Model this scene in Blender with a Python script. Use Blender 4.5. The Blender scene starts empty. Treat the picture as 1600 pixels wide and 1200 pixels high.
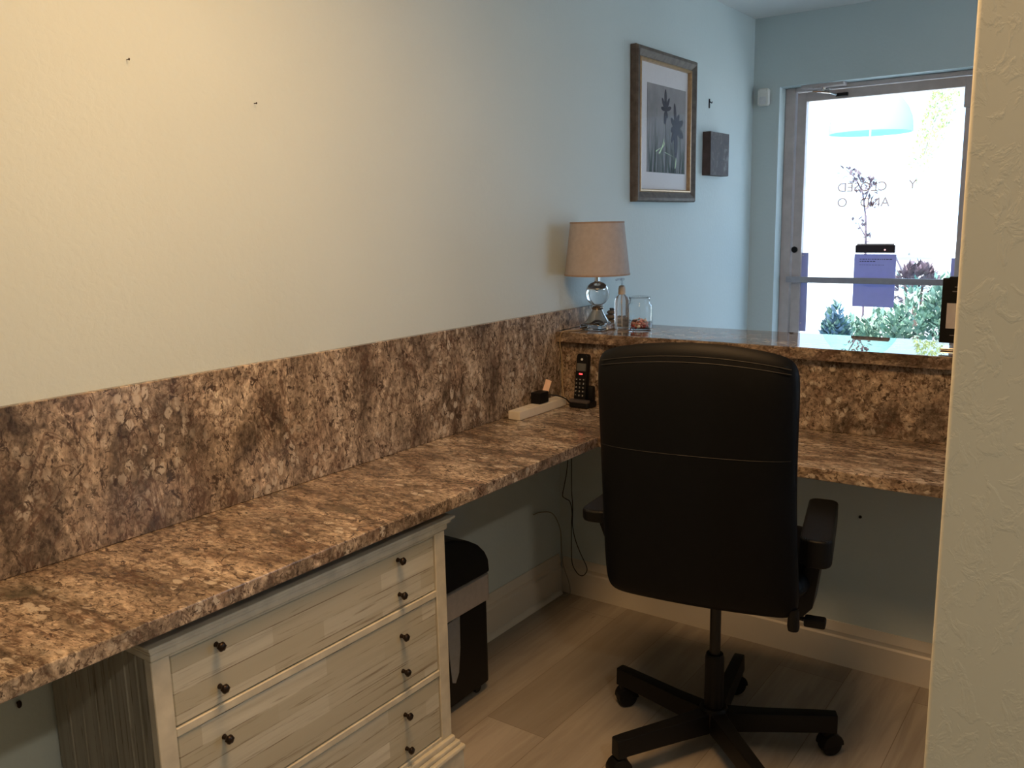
import bpy, bmesh, math, random
from mathutils import Matrix, Vector, Euler
random.seed(7)
PI = math.pi
S = bpy.context.scene
COL = S.collection
D = bpy.data
W = {}                                   # world matrix of everything that gets children

# ------------------------------------------------------------------ object helpers
def tag(o, label=None, cat=None, group=None, kind=None):
    if label: o['label'] = label
    if cat: o['category'] = cat
    if group: o['group'] = group
    if kind: o['kind'] = kind
    return o

def thing(name, loc, label, cat, rz=0.0, group=None):
    o = D.objects.new(name, None)
    COL.objects.link(o)
    o.location = loc
    o.rotation_euler = (0, 0, rz)
    o.empty_display_size = 0.05
    W[o] = Matrix.Translation(loc) @ Matrix.Rotation(rz, 4, 'Z')
    return tag(o, label, cat, group)

def obj(name, bm, mats, parent=None, M=None, smooth=35, label=None, cat=None, group=None, kind=None, origin=None):
    """bm is in world space (or in M's space). Links it as ONE mesh object."""
    if M is not None: bm.transform(M)
    if parent is not None:
        bm.transform(W[parent].inverted())
    else:
        if origin is None:
            xs = [v.co.x for v in bm.verts]; ys = [v.co.y for v in bm.verts]; zs = [v.co.z for v in bm.verts]
            origin = Vector(((min(xs)+max(xs))/2, (min(ys)+max(ys))/2, min(zs)))
        bmesh.ops.translate(bm, vec=-Vector(origin), verts=bm.verts)
    bmesh.ops.recalc_face_normals(bm, faces=bm.faces)
    me = D.meshes.new(name)
    bm.to_mesh(me); bm.free()
    if not isinstance(mats, (list, tuple)): mats = [mats]
    for m in mats: me.materials.append(m)
    if smooth:
        for p in me.polygons: p.use_smooth = True
        me.set_sharp_from_angle(angle=math.radians(smooth))
    o = D.objects.new(name, me)
    COL.objects.link(o)
    if smooth and len(me.polygons) < 420:      # keeps big flat faces flat next to rounded edges
        wnm = o.modifiers.new('weighted_normal', 'WEIGHTED_NORMAL'); wnm.keep_sharp = True; wnm.weight = 90
    if parent is not None:
        o.parent = parent
        W[o] = W[parent].copy()
    else:
        o.location = origin
        W[o] = Matrix.Translation(origin)
    return tag(o, label, cat, group, kind)

def struct(name, bm, mat, parent=None, smooth=0):
    o = obj(name, bm, mat, parent, smooth=smooth)
    if parent is None: o['kind'] = 'structure'
    return o

# ------------------------------------------------------------------ mesh helpers
def B(): return bmesh.new()

def merge(dst, src):
    me = D.meshes.new('tmp'); src.to_mesh(me); src.free()
    dst.from_mesh(me); D.meshes.remove(me)

def box(bm, lo, hi, bev=0.0, seg=2, M=None, mi=0):
    t = bmesh.new()
    bmesh.ops.create_cube(t, size=1)
    c = [(lo[i]+hi[i])/2 for i in range(3)]; d = [hi[i]-lo[i] for i in range(3)]
    bmesh.ops.scale(t, vec=d, verts=t.verts)
    if bev: bmesh.ops.bevel(t, geom=list(t.edges), offset=bev, segments=seg, profile=0.5, affect='EDGES')
    bmesh.ops.translate(t, vec=c, verts=t.verts)
    if M is not None: t.transform(M)
    for f in t.faces: f.material_index = mi
    merge(bm, t)
    return bm

def bx(lo, hi, bev=0.0, seg=2, M=None): return box(B(), lo, hi, bev, seg, M)

def lathe(bm, prof, c=(0, 0, 0), n=32, M=None, mi=0, cap=True):
    """prof: list of (r, z)."""
    t = bmesh.new()
    rings = []
    for r, z in prof:
        if r < 1e-6: rings.append([t.verts.new((0, 0, z))])
        else: rings.append([t.verts.new((r*math.cos(2*PI*i/n), r*math.sin(2*PI*i/n), z)) for i in range(n)])
    for a, b in zip(rings, rings[1:]):
        for i in range(n):
            j = (i+1) % n
            if len(a) == 1 and len(b) == 1: continue
            if len(a) == 1: t.faces.new((a[0], b[j], b[i]))
            elif len(b) == 1: t.faces.new((a[i], a[j], b[0]))
            else: t.faces.new((a[i], a[j], b[j], b[i]))
    if cap:
        if len(rings[0]) > 1: t.faces.new(list(reversed(rings[0])))
        if len(rings[-1]) > 1: t.faces.new(rings[-1])
    for f in t.faces: f.material_index = mi
    bmesh.ops.translate(t, vec=c, verts=t.verts)
    if M is not None: t.transform(M)
    merge(bm, t)
    return bm

def catmull(pts, k=8):
    P = [Vector(p) for p in pts]
    P = [P[0]*2-P[1]] + P + [P[-1]*2-P[-2]]
    out = []
    for i in range(1, len(P)-2):
        for s in range(k):
            t = s/k
            out.append(0.5*((2*P[i]) + (P[i+1]-P[i-1])*t + (2*P[i-1]-5*P[i]+4*P[i+1]-P[i+2])*t*t + (-P[i-1]+3*P[i]-3*P[i+1]+P[i+2])*t**3))
    out.append(P[-2])
    return out

def tube(bm, pts, r, n=8, k=0, mi=0):
    P = catmull(pts, k) if k else [Vector(p) for p in pts]
    t = bmesh.new()
    rings = []
    up = Vector((0.13, 0.21, 1)).normalized()
    for i, p in enumerate(P):
        d = (P[min(i+1, len(P)-1)] - P[max(i-1, 0)]).normalized()
        a = d.cross(up)
        if a.length < 1e-3: a = d.cross(Vector((1, 0, 0)))
        a.normalize(); b = d.cross(a)
        rr = r[i] if isinstance(r, (list, tuple)) else r
        rings.append([t.verts.new(p + rr*(math.cos(2*PI*j/n)*a + math.sin(2*PI*j/n)*b)) for j in range(n)])
    for a, b in zip(rings, rings[1:]):
        for j in range(n):
            t.faces.new((a[j], a[(j+1) % n], b[(j+1) % n], b[j]))
    t.faces.new(list(reversed(rings[0]))); t.faces.new(rings[-1])
    for f in t.faces: f.material_index = mi
    merge(bm, t)
    return bm

def prism(bm, outline, ext, axis='z', base=0.0, bev=0.0, M=None, mi=0):
    """outline: 2D points; extruded by ext along axis from base. axis x: (y,z); y: (x,z); z: (x,y)."""
    t = bmesh.new()
    def co(p, h):
        if axis == 'z': return (p[0], p[1], h)
        if axis == 'y': return (p[0], h, p[1])
        return (h, p[0], p[1])
    lo = [t.verts.new(co(p, base)) for p in outline]
    hi = [t.verts.new(co(p, base+ext)) for p in outline]
    n = len(outline)
    t.faces.new(list(reversed(lo))); t.faces.new(hi)
    for i in range(n): t.faces.new((lo[i], lo[(i+1) % n], hi[(i+1) % n], hi[i]))
    bmesh.ops.recalc_face_normals(t, faces=t.faces)
    if bev: bmesh.ops.bevel(t, geom=list(t.edges), offset=bev, segments=2, profile=0.5, affect='EDGES')
    for f in t.faces: f.material_index = mi
    if M is not None: t.transform(M)
    merge(bm, t)
    return bm

def rrect(x0, y0, x1, y1, r, n=6):
    pts = []
    for cx, cy, a in ((x1-r, y1-r, 0), (x0+r, y1-r, 90), (x0+r, y0+r, 180), (x1-r, y0+r, 270)):
        for i in range(n+1):
            t = math.radians(a+90*i/n); pts.append((cx+r*math.cos(t), cy+r*math.sin(t)))
    return pts

def text_bm(body, size, M, extrude=0.0003, align='CENTER'):
    c = D.curves.new('txt', 'FONT'); c.body = body; c.size = size; c.extrude = extrude
    c.align_x = align; c.align_y = 'CENTER'; c.resolution_u = 3
    o = D.objects.new('txt', c)
    COL.objects.link(o)
    dg = bpy.context.evaluated_depsgraph_get()
    me = D.meshes.new_from_object(o.evaluated_get(dg))
    t = bmesh.new(); t.from_mesh(me)
    D.objects.remove(o); D.curves.remove(c); D.meshes.remove(me)
    t.transform(M)
    return t

# ------------------------------------------------------------------ material helpers
def mat(name):
    m = D.materials.new(name); m.use_nodes = True
    nt = m.node_tree
    return m, nt, nt.nodes['Principled BSDF']

def P(name, col, rough=0.5, metal=0.0, spec=0.5, **kw):
    m, nt, b = mat(name)
    # a little procedural grain so that no surface is a dead flat colour
    n = nt.nodes.new('ShaderNodeTexNoise'); n.inputs['Scale'].default_value = kw.get('gscale', 60); n.inputs['Detail'].default_value = 3
    tc = nt.nodes.new('ShaderNodeTexCoord'); nt.links.new(tc.outputs['Object'], n.inputs['Vector'])
    r = nt.nodes.new('ShaderNodeValToRGB')
    g = kw.get('grain', 0.06)
    r.color_ramp.elements[0].position = 0.3; r.color_ramp.elements[1].position = 0.7
    r.color_ramp.elements[0].color = (*[c*(1-g) for c in col], 1)
    r.color_ramp.elements[1].color = (*[min(1, c*(1+g)) for c in col], 1)
    nt.links.new(n.outputs['Fac'], r.inputs['Fac'])
    nt.links.new(r.outputs['Color'], b.inputs['Base Color'])
    b.inputs['Roughness'].default_value = rough
    b.inputs['Metallic'].default_value = metal
    b.inputs['Specular IOR Level'].default_value = spec
    if 'trans' in kw: b.inputs['Transmission Weight'].default_value = kw['trans']; b.inputs['IOR'].default_value = kw.get('ior', 1.45)
    if 'emit' in kw:
        b.inputs['Emission Color'].default_value = (*kw['emit'], 1); b.inputs['Emission Strength'].default_value = kw.get('estr', 1)
    if kw.get('bump'):
        n2 = nt.nodes.new('ShaderNodeTexNoise'); n2.inputs['Scale'].default_value = kw.get('bscale', 300); n2.inputs['Detail'].default_value = 4
        nt.links.new(tc.outputs['Object'], n2.inputs['Vector'])
        bp = nt.nodes.new('ShaderNodeBump'); bp.inputs['Strength'].default_value = kw['bump']; bp.inputs['Distance'].default_value = kw.get('bdist', 0.002)
        nt.links.new(n2.outputs['Fac'], bp.inputs['Height']); nt.links.new(bp.outputs['Normal'], b.inputs['Normal'])
    return m

def ramp(nt, fac, stops, interp='LINEAR'):
    r = nt.nodes.new('ShaderNodeValToRGB'); r.color_ramp.interpolation = interp
    e = r.color_ramp.elements
    while len(e) < len(stops): e.new(0.5)
    for i, (p, c) in enumerate(stops):
        e[i].position = p; e[i].color = (*c, 1) if len(c) == 3 else c
    nt.links.new(fac, r.inputs['Fac'])
    return r.outputs['Color']

def mixc(nt, fac, a, b, mode='MIX'):
    n = nt.nodes.new('ShaderNodeMix'); n.data_type = 'RGBA'; n.blend_type = mode
    if isinstance(fac, float): n.inputs[0].default_value = fac
    else: nt.links.new(fac, n.inputs[0])
    for s, v in ((6, a), (7, b)):
        if isinstance(v, tuple): n.inputs[s].default_value = (*v, 1)
        else: nt.links.new(v, n.inputs[s])
    return n.outputs[2]

def noise(nt, vec, scale, detail=4, rough=0.55, dist=0.0):
    n = nt.nodes.new('ShaderNodeTexNoise')
    n.inputs['Scale'].default_value = scale; n.inputs['Detail'].default_value = detail
    n.inputs['Roughness'].default_value = rough; n.inputs['Distortion'].default_value = dist
    nt.links.new(vec, n.inputs['Vector'])
    return n.outputs['Fac']

def mapping(nt, scale=(1, 1, 1), rot=(0, 0, 0), loc=(0, 0, 0)):
    tc = nt.nodes.new('ShaderNodeTexCoord')
    mp = nt.nodes.new('ShaderNodeMapping')
    mp.inputs['Scale'].default_value = scale; mp.inputs['Rotation'].default_value = rot; mp.inputs['Location'].default_value = loc
    nt.links.new(tc.outputs['Object'], mp.inputs['Vector'])
    return mp.outputs['Vector']

def wallpaint(name, col, kd=False):
    m, nt, b = mat(name)
    v = mapping(nt)
    f = noise(nt, v, 1.6, 3)
    c = ramp(nt, f, [(0.3, tuple(x*0.97 for x in col)), (0.7, tuple(min(1, x*1.02) for x in col))])
    nt.links.new(c, b.inputs['Base Color'])
    b.inputs['Roughness'].default_value = 0.65
    b.inputs['Specular IOR Level'].default_value = 0.3
    bp = nt.nodes.new('ShaderNodeBump')
    if kd:                                # trowelled knock-down: flat islands with ragged ridges
        vs = mapping(nt, (1, 1, 0.72), (0, 0.5, 0))
        a = noise(nt, vs, 44, 5, 0.6, 0.6)
        h1 = ramp(nt, a, [(0.0, (0, 0, 0)), (0.50, (0, 0, 0)), (0.60, (1, 1, 1)), (1, (1, 1, 1))])
        a2 = noise(nt, vs, 9, 3, 0.5)
        h = mixc(nt, 0.18, h1, a2)
        bp.inputs['Strength'].default_value = 0.22; bp.inputs['Distance'].default_value = 0.0016
    else:
        a = noise(nt, v, 62, 3, 0.5, 0.4)
        h = ramp(nt, a, [(0.35, (0, 0, 0)), (0.62, (1, 1, 1))])
        bp.inputs['Strength'].default_value = 0.2; bp.inputs['Distance'].default_value = 0.0015
    nt.links.new(h, bp.inputs['Height']); nt.links.new(bp.outputs['Normal'], b.inputs['Normal'])
    return m

def granite(name, stretch, rot=(0, 0, 0), loc=(0, 0, 0), rough=0.2, spec=0.5):
    m, nt, b = mat(name)
    v = mapping(nt, stretch, rot, loc)
    vf = mapping(nt, tuple(0.45+0.55*s for s in stretch), rot, loc)
    big = noise(nt, v, 5.0, 7, 0.66, 1.4)
    c = ramp(nt, big, [(0.30, (0.050, 0.040, 0.033)), (0.41, (0.140, 0.112, 0.088)), (0.50, (0.270, 0.218, 0.170)), (0.58, (0.40, 0.332, 0.262)), (0.70, (0.55, 0.475, 0.39))])
    # brown drifts
    rust = noise(nt, v, 8.0, 6, 0.62, 1.6)
    c = mixc(nt, ramp(nt, rust, [(0.50, (0, 0, 0)), (0.66, (0.5, 0.5, 0.5))]), c, (0.225, 0.152, 0.112))
    # grain: broken crystals of every tone
    wob = nt.nodes.new('ShaderNodeTexNoise'); wob.inputs['Scale'].default_value = 55; wob.inputs['Detail'].default_value = 3
    nt.links.new(vf, wob.inputs['Vector'])
    wv = nt.nodes.new('ShaderNodeVectorMath'); wv.operation = 'MULTIPLY_ADD'; wv.inputs[1].default_value = (0.014, 0.014, 0.014)
    nt.links.new(wob.outputs['Color'], wv.inputs[0]); nt.links.new(vf, wv.inputs[2])
    vo = nt.nodes.new('ShaderNodeTexVoronoi'); vo.inputs['Scale'].default_value = 120; vo.inputs['Randomness'].default_value = 1
    nt.links.new(wv.outputs[0], vo.inputs['Vector'])
    sep = nt.nodes.new('ShaderNodeSeparateColor'); nt.links.new(vo.outputs['Color'], sep.inputs['Color'])
    tone = ramp(nt, sep.outputs['Red'], [(0.0, (0.20, 0.165, 0.14)), (0.3, (0.42, 0.36, 0.30)), (0.62, (0.54, 0.48, 0.41)), (0.9, (0.70, 0.65, 0.58)), (1, (0.9, 0.88, 0.82))])
    c = mixc(nt, 0.42, c, tone, 'OVERLAY')
    fine = noise(nt, vf, 70, 6, 0.7, 0.6)
    c = mixc(nt, 0.75, c, ramp(nt, fine, [(0.34, (0.10, 0.09, 0.085)), (0.5, (0.5, 0.5, 0.5)), (0.66, (0.88, 0.87, 0.85))]), 'OVERLAY')
    # pale feldspar lumps in clusters
    v2 = nt.nodes.new('ShaderNodeTexVoronoi'); v2.inputs['Scale'].default_value = 48
    nt.links.new(wv.outputs[0], v2.inputs['Vector'])
    s2 = nt.nodes.new('ShaderNodeSeparateColor'); nt.links.new(v2.outputs['Color'], s2.inputs['Color'])
    lump = ramp(nt, s2.outputs['Green'], [(0.66, (0, 0, 0)), (0.72, (1, 1, 1))])
    edge = ramp(nt, v2.outputs['Distance'], [(0.42, (1, 1, 1)), (0.58, (0, 0, 0))])
    lump = mixc(nt, 1.0, lump, edge, 'MULTIPLY')
    clus = ramp(nt, noise(nt, vf, 4.5, 3), [(0.47, (0, 0, 0)), (0.57, (0.85, 0.85, 0.85))])
    lump = mixc(nt, 1.0, lump, clus, 'MULTIPLY')
    c = mixc(nt, lump, c, (0.56, 0.485, 0.39))
    # dark mica flecks and green-black smudges
    fl2 = noise(nt, vf, 85, 3, 0.6, 0.8)
    c = mixc(nt, ramp(nt, fl2, [(0.585, (0, 0, 0)), (0.625, (0.85, 0.85, 0.85))]), c, (0.085, 0.060, 0.046))
    fl = noise(nt, vf, 40, 5, 0.68, 1.2)
    c = mixc(nt, ramp(nt, fl, [(0.575, (0, 0, 0)), (0.625, (0.92, 0.92, 0.92))]), c, (0.05, 0.034, 0.027))
    sm = noise(nt, v, 3.4, 4, 0.6, 0.8)
    c = mixc(nt, ramp(nt, sm, [(0.60, (0, 0, 0)), (0.74, (0.8, 0.8, 0.8))]), c, (0.075, 0.068, 0.05))
    vein = noise(nt, v, 6.5, 5, 0.6, 1.0)
    c = mixc(nt, ramp(nt, vein, [(0.485, (0, 0, 0)), (0.5, (0.75, 0.75, 0.75)), (0.515, (0, 0, 0))]), c, (0.09, 0.05, 0.035))
    nt.links.new(c, b.inputs['Base Color'])
    b.inputs['Roughness'].default_value = rough
    b.inputs['Specular IOR Level'].default_value = spec
    return m

def whitewash(name, along='y', dark=1.0, plank=0.042):
    """boards washed in worn off-white paint; boards run along one axis, stacked in z (or upright, stacked in x)."""
    m, nt, b = mat(name)
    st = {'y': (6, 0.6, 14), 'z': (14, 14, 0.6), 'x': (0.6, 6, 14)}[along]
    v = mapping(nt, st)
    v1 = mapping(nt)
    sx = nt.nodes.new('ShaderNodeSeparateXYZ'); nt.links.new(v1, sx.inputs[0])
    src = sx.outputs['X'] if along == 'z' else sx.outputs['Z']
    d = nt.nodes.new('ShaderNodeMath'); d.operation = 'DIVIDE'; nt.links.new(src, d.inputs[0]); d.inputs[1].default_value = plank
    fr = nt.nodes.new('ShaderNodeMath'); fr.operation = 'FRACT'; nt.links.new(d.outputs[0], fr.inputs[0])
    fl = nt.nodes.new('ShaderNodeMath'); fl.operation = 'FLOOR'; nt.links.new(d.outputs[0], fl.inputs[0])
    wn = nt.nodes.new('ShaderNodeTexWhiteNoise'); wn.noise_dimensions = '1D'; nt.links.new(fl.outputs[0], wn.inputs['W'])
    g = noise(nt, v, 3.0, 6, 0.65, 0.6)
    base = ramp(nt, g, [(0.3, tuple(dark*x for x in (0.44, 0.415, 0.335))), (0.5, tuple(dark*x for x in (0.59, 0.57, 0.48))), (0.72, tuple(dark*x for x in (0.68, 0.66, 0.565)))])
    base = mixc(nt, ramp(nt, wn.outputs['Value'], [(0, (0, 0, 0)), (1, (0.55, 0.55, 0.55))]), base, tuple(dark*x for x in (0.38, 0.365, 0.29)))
    if along == 'y':
        cx = nt.nodes.new('ShaderNodeCombineXYZ'); nt.links.new(sx.outputs['Y'], cx.inputs[0]); nt.links.new(sx.outputs['Z'], cx.inputs[1])
        bk = nt.nodes.new('ShaderNodeTexBrick'); bk.offset = 0.43; bk.inputs['Scale'].default_value = 1.0
        bk.inputs['Brick Width'].default_value = 0.31; bk.inputs['Row Height'].default_value = plank; bk.inputs['Mortar Size'].default_value = 0.0
        bk.inputs['Color1'].default_value = (0, 0, 0, 1); bk.inputs['Color2'].default_value = (1, 1, 1, 1)
        nt.links.new(cx.outputs[0], bk.inputs['Vector'])
        base = mixc(nt, ramp(nt, bk.outputs['Color'], [(0.35, (0.75, 0.75, 0.75)), (0.75, (0, 0, 0))]), base, (0.42, 0.39, 0.295))
    worn = noise(nt, v, 5.0, 5, 0.7, 0.3)
    base = mixc(nt, ramp(nt, worn, [(0.56, (0, 0, 0)), (0.68, (0.8, 0.8, 0.8))]), base, (0.19*dark, 0.145*dark, 0.095*dark))
    seam = ramp(nt, fr.outputs[0], [(0.0, (1, 1, 1)), (0.03, (1, 1, 1)), (0.07, (0, 0, 0)), (1, (0, 0, 0))])
    brk = ramp(nt, noise(nt, mapping(nt, (3, 3, 9)), 2.2, 3), [(0.44, (0.0, 0.0, 0.0)), (0.60, (0.9, 0.9, 0.9))])
    seam = mixc(nt, 1.0, seam, brk, 'MULTIPLY')
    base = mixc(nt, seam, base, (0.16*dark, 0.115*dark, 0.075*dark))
    nt.links.new(base, b.inputs['Base Color'])
    b.inputs['Roughness'].default_value = 0.6
    bp = nt.nodes.new('ShaderNodeBump'); bp.inputs['Strength'].default_value = 0.25; bp.inputs['Distance'].default_value = 0.001
    nt.links.new(g, bp.inputs['Height']); nt.links.new(bp.outputs['Normal'], b.inputs['Normal'])
    return m

def plankfloor(name):
    m, nt, b = mat(name)
    v = mapping(nt, (1, 1, 1), (0, 0, PI/2), (0.35, 0.045, 0))
    br = nt.nodes.new('ShaderNodeTexBrick')
    br.inputs['Scale'].default_value = 1.0
    br.inputs['Mortar Size'].default_value = 0.0012
    br.inputs['Mortar Smooth'].default_value = 0.2
    br.inputs['Brick Width'].default_value = 1.2
    br.inputs['Row Height'].default_value = 0.2
    br.offset = 0.37
    br.inputs['Color1'].default_value = (0, 0, 0, 1); br.inputs['Color2'].default_value = (1, 1, 1, 1)
    br.inputs['Mortar'].default_value = (0.5, 0.5, 0.5, 1)
    nt.links.new(v, br.inputs['Vector'])
    tone = ramp(nt, br.outputs['Color'], [(0, (0.275, 0.245, 0.205)), (0.5, (0.345, 0.31, 0.265)), (1, (0.425, 0.385, 0.335))])
    g = noise(nt, mapping(nt, (9, 0.7, 1)), 3.0, 6, 0.6, 0.7)
    tone = mixc(nt, ramp(nt, g, [(0.38, (0.5, 0.5, 0.5)), (0.62, (0, 0, 0))]), tone, (0.215, 0.185, 0.15))
    kn = noise(nt, mapping(nt, (7, 1.6, 1)), 6.0, 2)
    tone = mixc(nt, ramp(nt, kn, [(0.74, (0, 0, 0)), (0.80, (0.6, 0.6, 0.6))]), tone, (0.14, 0.105, 0.072))
    tone = mixc(nt, ramp(nt, br.outputs['Fac'], [(0.2, (0, 0, 0)), (0.9, (0.75, 0.75, 0.75))]), tone, (0.165, 0.13, 0.10))
    nt.links.new(tone, b.inputs['Base Color'])
    b.inputs['Roughness'].default_value = 0.42
    b.inputs['Specular IOR Level'].default_value = 0.4
    return m

def paneglass(name, tint=(1, 1, 1), refl=0.9):
    m = D.materials.new(name); m.use_nodes = True
    nt = m.node_tree; nt.nodes.clear()
    out = nt.nodes.new('ShaderNodeOutputMaterial')
    tr = nt.nodes.new('ShaderNodeBsdfTransparent'); tr.inputs[0].default_value = (*tint, 1)
    gl = nt.nodes.new('ShaderNodeBsdfGlossy'); gl.inputs['Roughness'].default_value = 0.01
    lw = nt.nodes.new('ShaderNodeLayerWeight'); lw.inputs['Blend'].default_value = 0.5
    pw = nt.nodes.new('ShaderNodeMath'); pw.operation = 'POWER'; pw.inputs[1].default_value = 5.0
    nt.links.new(lw.outputs['Facing'], pw.inputs[0])
    fr = nt.nodes.new('ShaderNodeMath'); fr.operation = 'MULTIPLY_ADD'; fr.inputs[1].default_value = refl; fr.inputs[2].default_value = 0.033*refl
    nt.links.new(pw.outputs[0], fr.inputs[0])
    mx = nt.nodes.new('ShaderNodeMixShader')
    nt.links.new(fr.outputs[0], mx.inputs[0]); nt.links.new(tr.outputs[0], mx.inputs[1]); nt.links.new(gl.outputs[0], mx.inputs[2])
    nt.links.new(mx.outputs[0], out.inputs[0])
    return m

def seethrough(name, col, clear):
    """part-transparent mix that imitates dark letters washed out by glare"""
    m = D.materials.new(name); m.use_nodes = True
    nt = m.node_tree; nt.nodes.clear()
    out = nt.nodes.new('ShaderNodeOutputMaterial')
    tr = nt.nodes.new('ShaderNodeBsdfTransparent'); tr.inputs[0].default_value = (*clear, 1)
    df = nt.nodes.new('ShaderNodeBsdfDiffuse'); df.inputs[0].default_value = (*col, 1)
    ad = nt.nodes.new('ShaderNodeAddShader')
    nt.links.new(tr.outputs[0], ad.inputs[0]); nt.links.new(df.outputs[0], ad.inputs[1]); nt.links.new(ad.outputs[0], out.inputs[0])
    return m

def backlit_paper(name, col, trans):
    m = D.materials.new(name); m.use_nodes = True
    nt = m.node_tree; nt.nodes.clear()
    out = nt.nodes.new('ShaderNodeOutputMaterial')
    n = noise(nt, mapping(nt), 25, 3)
    c = ramp(nt, n, [(0.3, tuple(x*0.93 for x in col)), (0.7, col)])
    df = nt.nodes.new('ShaderNodeBsdfDiffuse'); nt.links.new(c, df.inputs[0])
    tl = nt.nodes.new('ShaderNodeBsdfTranslucent'); tl.inputs[0].default_value = (*trans, 1)
    ad = nt.nodes.new('ShaderNodeAddShader')
    nt.links.new(df.outputs[0], ad.inputs[0]); nt.links.new(tl.outputs[0], ad.inputs[1]); nt.links.new(ad.outputs[0], out.inputs[0])
    return m

def leafmat(name, col, trans=0.3, var=0.35):
    m, nt, b = mat(name)
    n = noise(nt, mapping(nt), 11, 3)
    c = ramp(nt, n, [(0.35, tuple(x*(1-var) for x in col)), (0.65, tuple(min(1, x*(1+var)) for x in col))])
    nt.links.new(c, b.inputs['Base Color'])
    b.inputs['Roughness'].default_value = 0.55
    return m

# ------------------------------------------------------------------ palette
PAINT = (0.585, 0.675, 0.685)
M_wall = wallpaint('mint_wall_paint', PAINT)
M_knock = wallpaint('knockdown_wall_paint', (0.64, 0.65, 0.575), True)
M_ceil = wallpaint('ceiling_paint', (0.74, 0.75, 0.74))
M_trim = P('white_trim_paint', (0.66, 0.62, 0.54), 0.4, grain=0.02, gscale=8)
M_floor = plankfloor('grey_beige_plank_tile')
M_top = granite('granite_worktop', (0.42, 1.35, 1.0), (0, 0, 0.28))
M_splash = granite('granite_backsplash', (1.2, 1.15, 0.55), (0.12, 0, 0), (3.1, 1.7, 0.4))
M_splash2 = granite('granite_rear_splash', (1.0, 1.2, 0.75), (0, 0.3, 0), (7.3, 2.2, 1.1))
M_ledge = granite('granite_ledge', (0.5, 1.2, 1.0), (0, 0, -0.1), (1.3, 8.2, 0.7), 0.008, 0.9)
M_wood = whitewash('whitewashed_boards', 'y')
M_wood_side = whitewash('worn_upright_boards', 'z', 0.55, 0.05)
M_woodtrim = P('cream_worn_paint', (0.56, 0.525, 0.43), 0.5, grain=0.14, gscale=22)
M_bronze = P('dark_bronze', (0.035, 0.024, 0.018), 0.35, 0.8)
M_leather = P('black_leather', (0.0038, 0.0044, 0.0058), 0.5, 0, 0.14, bump=0.25, bscale=420, bdist=0.0006)
M_blackplastic = P('black_plastic', (0.0055, 0.0055, 0.006), 0.45, 0, 0.25)
M_blackmatte = P('black_matte_plastic', (0.008, 0.008, 0.008), 0.6)
M_gas = P('black_painted_steel', (0.007, 0.007, 0.007), 0.4, 0.1)
M_chrome = P('polished_chrome', (0.75, 0.74, 0.72), 0.07, 1.0, grain=0.01)
M_crystal = P('crystal_glass', (0.98, 0.98, 0.98), 0.0, trans=1.0, ior=1.5, grain=0.0)
M_glass = P('clear_glass', (0.97, 0.98, 0.98), 0.0, trans=1.0, ior=1.35, grain=0.0)
M_gel = P('clear_gel_bottle', (0.86, 0.88, 0.92), 0.06, trans=0.9, ior=1.2, grain=0.0)
M_pump = P('beige_pump_plastic', (0.62, 0.55, 0.45), 0.4, trans=0.25)
M_shade = P('beige_linen', (0.42, 0.385, 0.37), 0.85, 0, 0.2, bump=0.35, bscale=500, bdist=0.0008)
M_shadetrim = P('shade_trim_tape', (0.34, 0.26, 0.21), 0.8)
M_frame = P('antique_silver_gold_moulding', (0.115, 0.095, 0.078), 0.6, 0.1, grain=0.3, gscale=35)
M_frame_gold = P('gilt_inner_bead', (0.50, 0.34, 0.19), 0.35, 0.6, grain=0.15)
M_matboard = P('off_white_mat_board', (0.66, 0.64, 0.66), 0.8, grain=0.02)
M_silver = P('brushed_aluminium', (0.55, 0.485, 0.47), 0.42, 0.2, grain=0.08, gscale=20)
M_silverdk = P('dull_aluminium', (0.36, 0.36, 0.40), 0.45, 0.2, grain=0.08, gscale=20)
M_whiteplastic = P('white_plastic', (0.78, 0.77, 0.72), 0.4, grain=0.02)
M_stripplastic = P('cream_power_strip_plastic', (0.66, 0.60, 0.50), 0.4, grain=0.03)
M_cord = P('black_cord_rubber', (0.012, 0.012, 0.012), 0.5)
M_lampcord = P('clear_gold_lamp_cord', (0.36, 0.27, 0.16), 0.35)
M_pane = paneglass('door_pane_glass')
M_picglass = paneglass('anti_glare_picture_glass', refl=0.07)
M_led = P('red_indicator_light', (0.5, 0.02, 0.02), 0.4, emit=(1.0, 0.06, 0.06), estr=2.6)
M_keyglyph = P('pale_key_print', (0.60, 0.58, 0.54), 0.5)
M_phonegrey = P('grey_phone_shell', (0.085, 0.075, 0.075), 0.35, 0.2)
M_lcd = P('grey_lcd', (0.095, 0.10, 0.10), 0.25)
M_tagpaper = P('tan_paper_tag', (0.78, 0.50, 0.33), 0.7)

# ------------------------------------------------------------------ camera (fitted to the photograph)
cam = D.cameras.new('camera'); cam.sensor_width = 36.0; cam.lens = 36.0*1369.83/1600.0
cam.clip_start = 0.02; cam.clip_end = 300
co = D.objects.new('camera', cam); COL.objects.link(co)
r_, u_, f_ = (0.8123308, 0.5828141, -0.0211288), (-0.0891276, 0.1598673, 0.9831067), (-0.5763462, 0.7967247, -0.1818100)
co.matrix_world = Matrix(((r_[0], u_[0], -f_[0], 1.75132), (r_[1], u_[1], -f_[1], -0.02857), (r_[2], u_[2], -f_[2], 1.41664), (0, 0, 0, 1)))
S.camera = co

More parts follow.
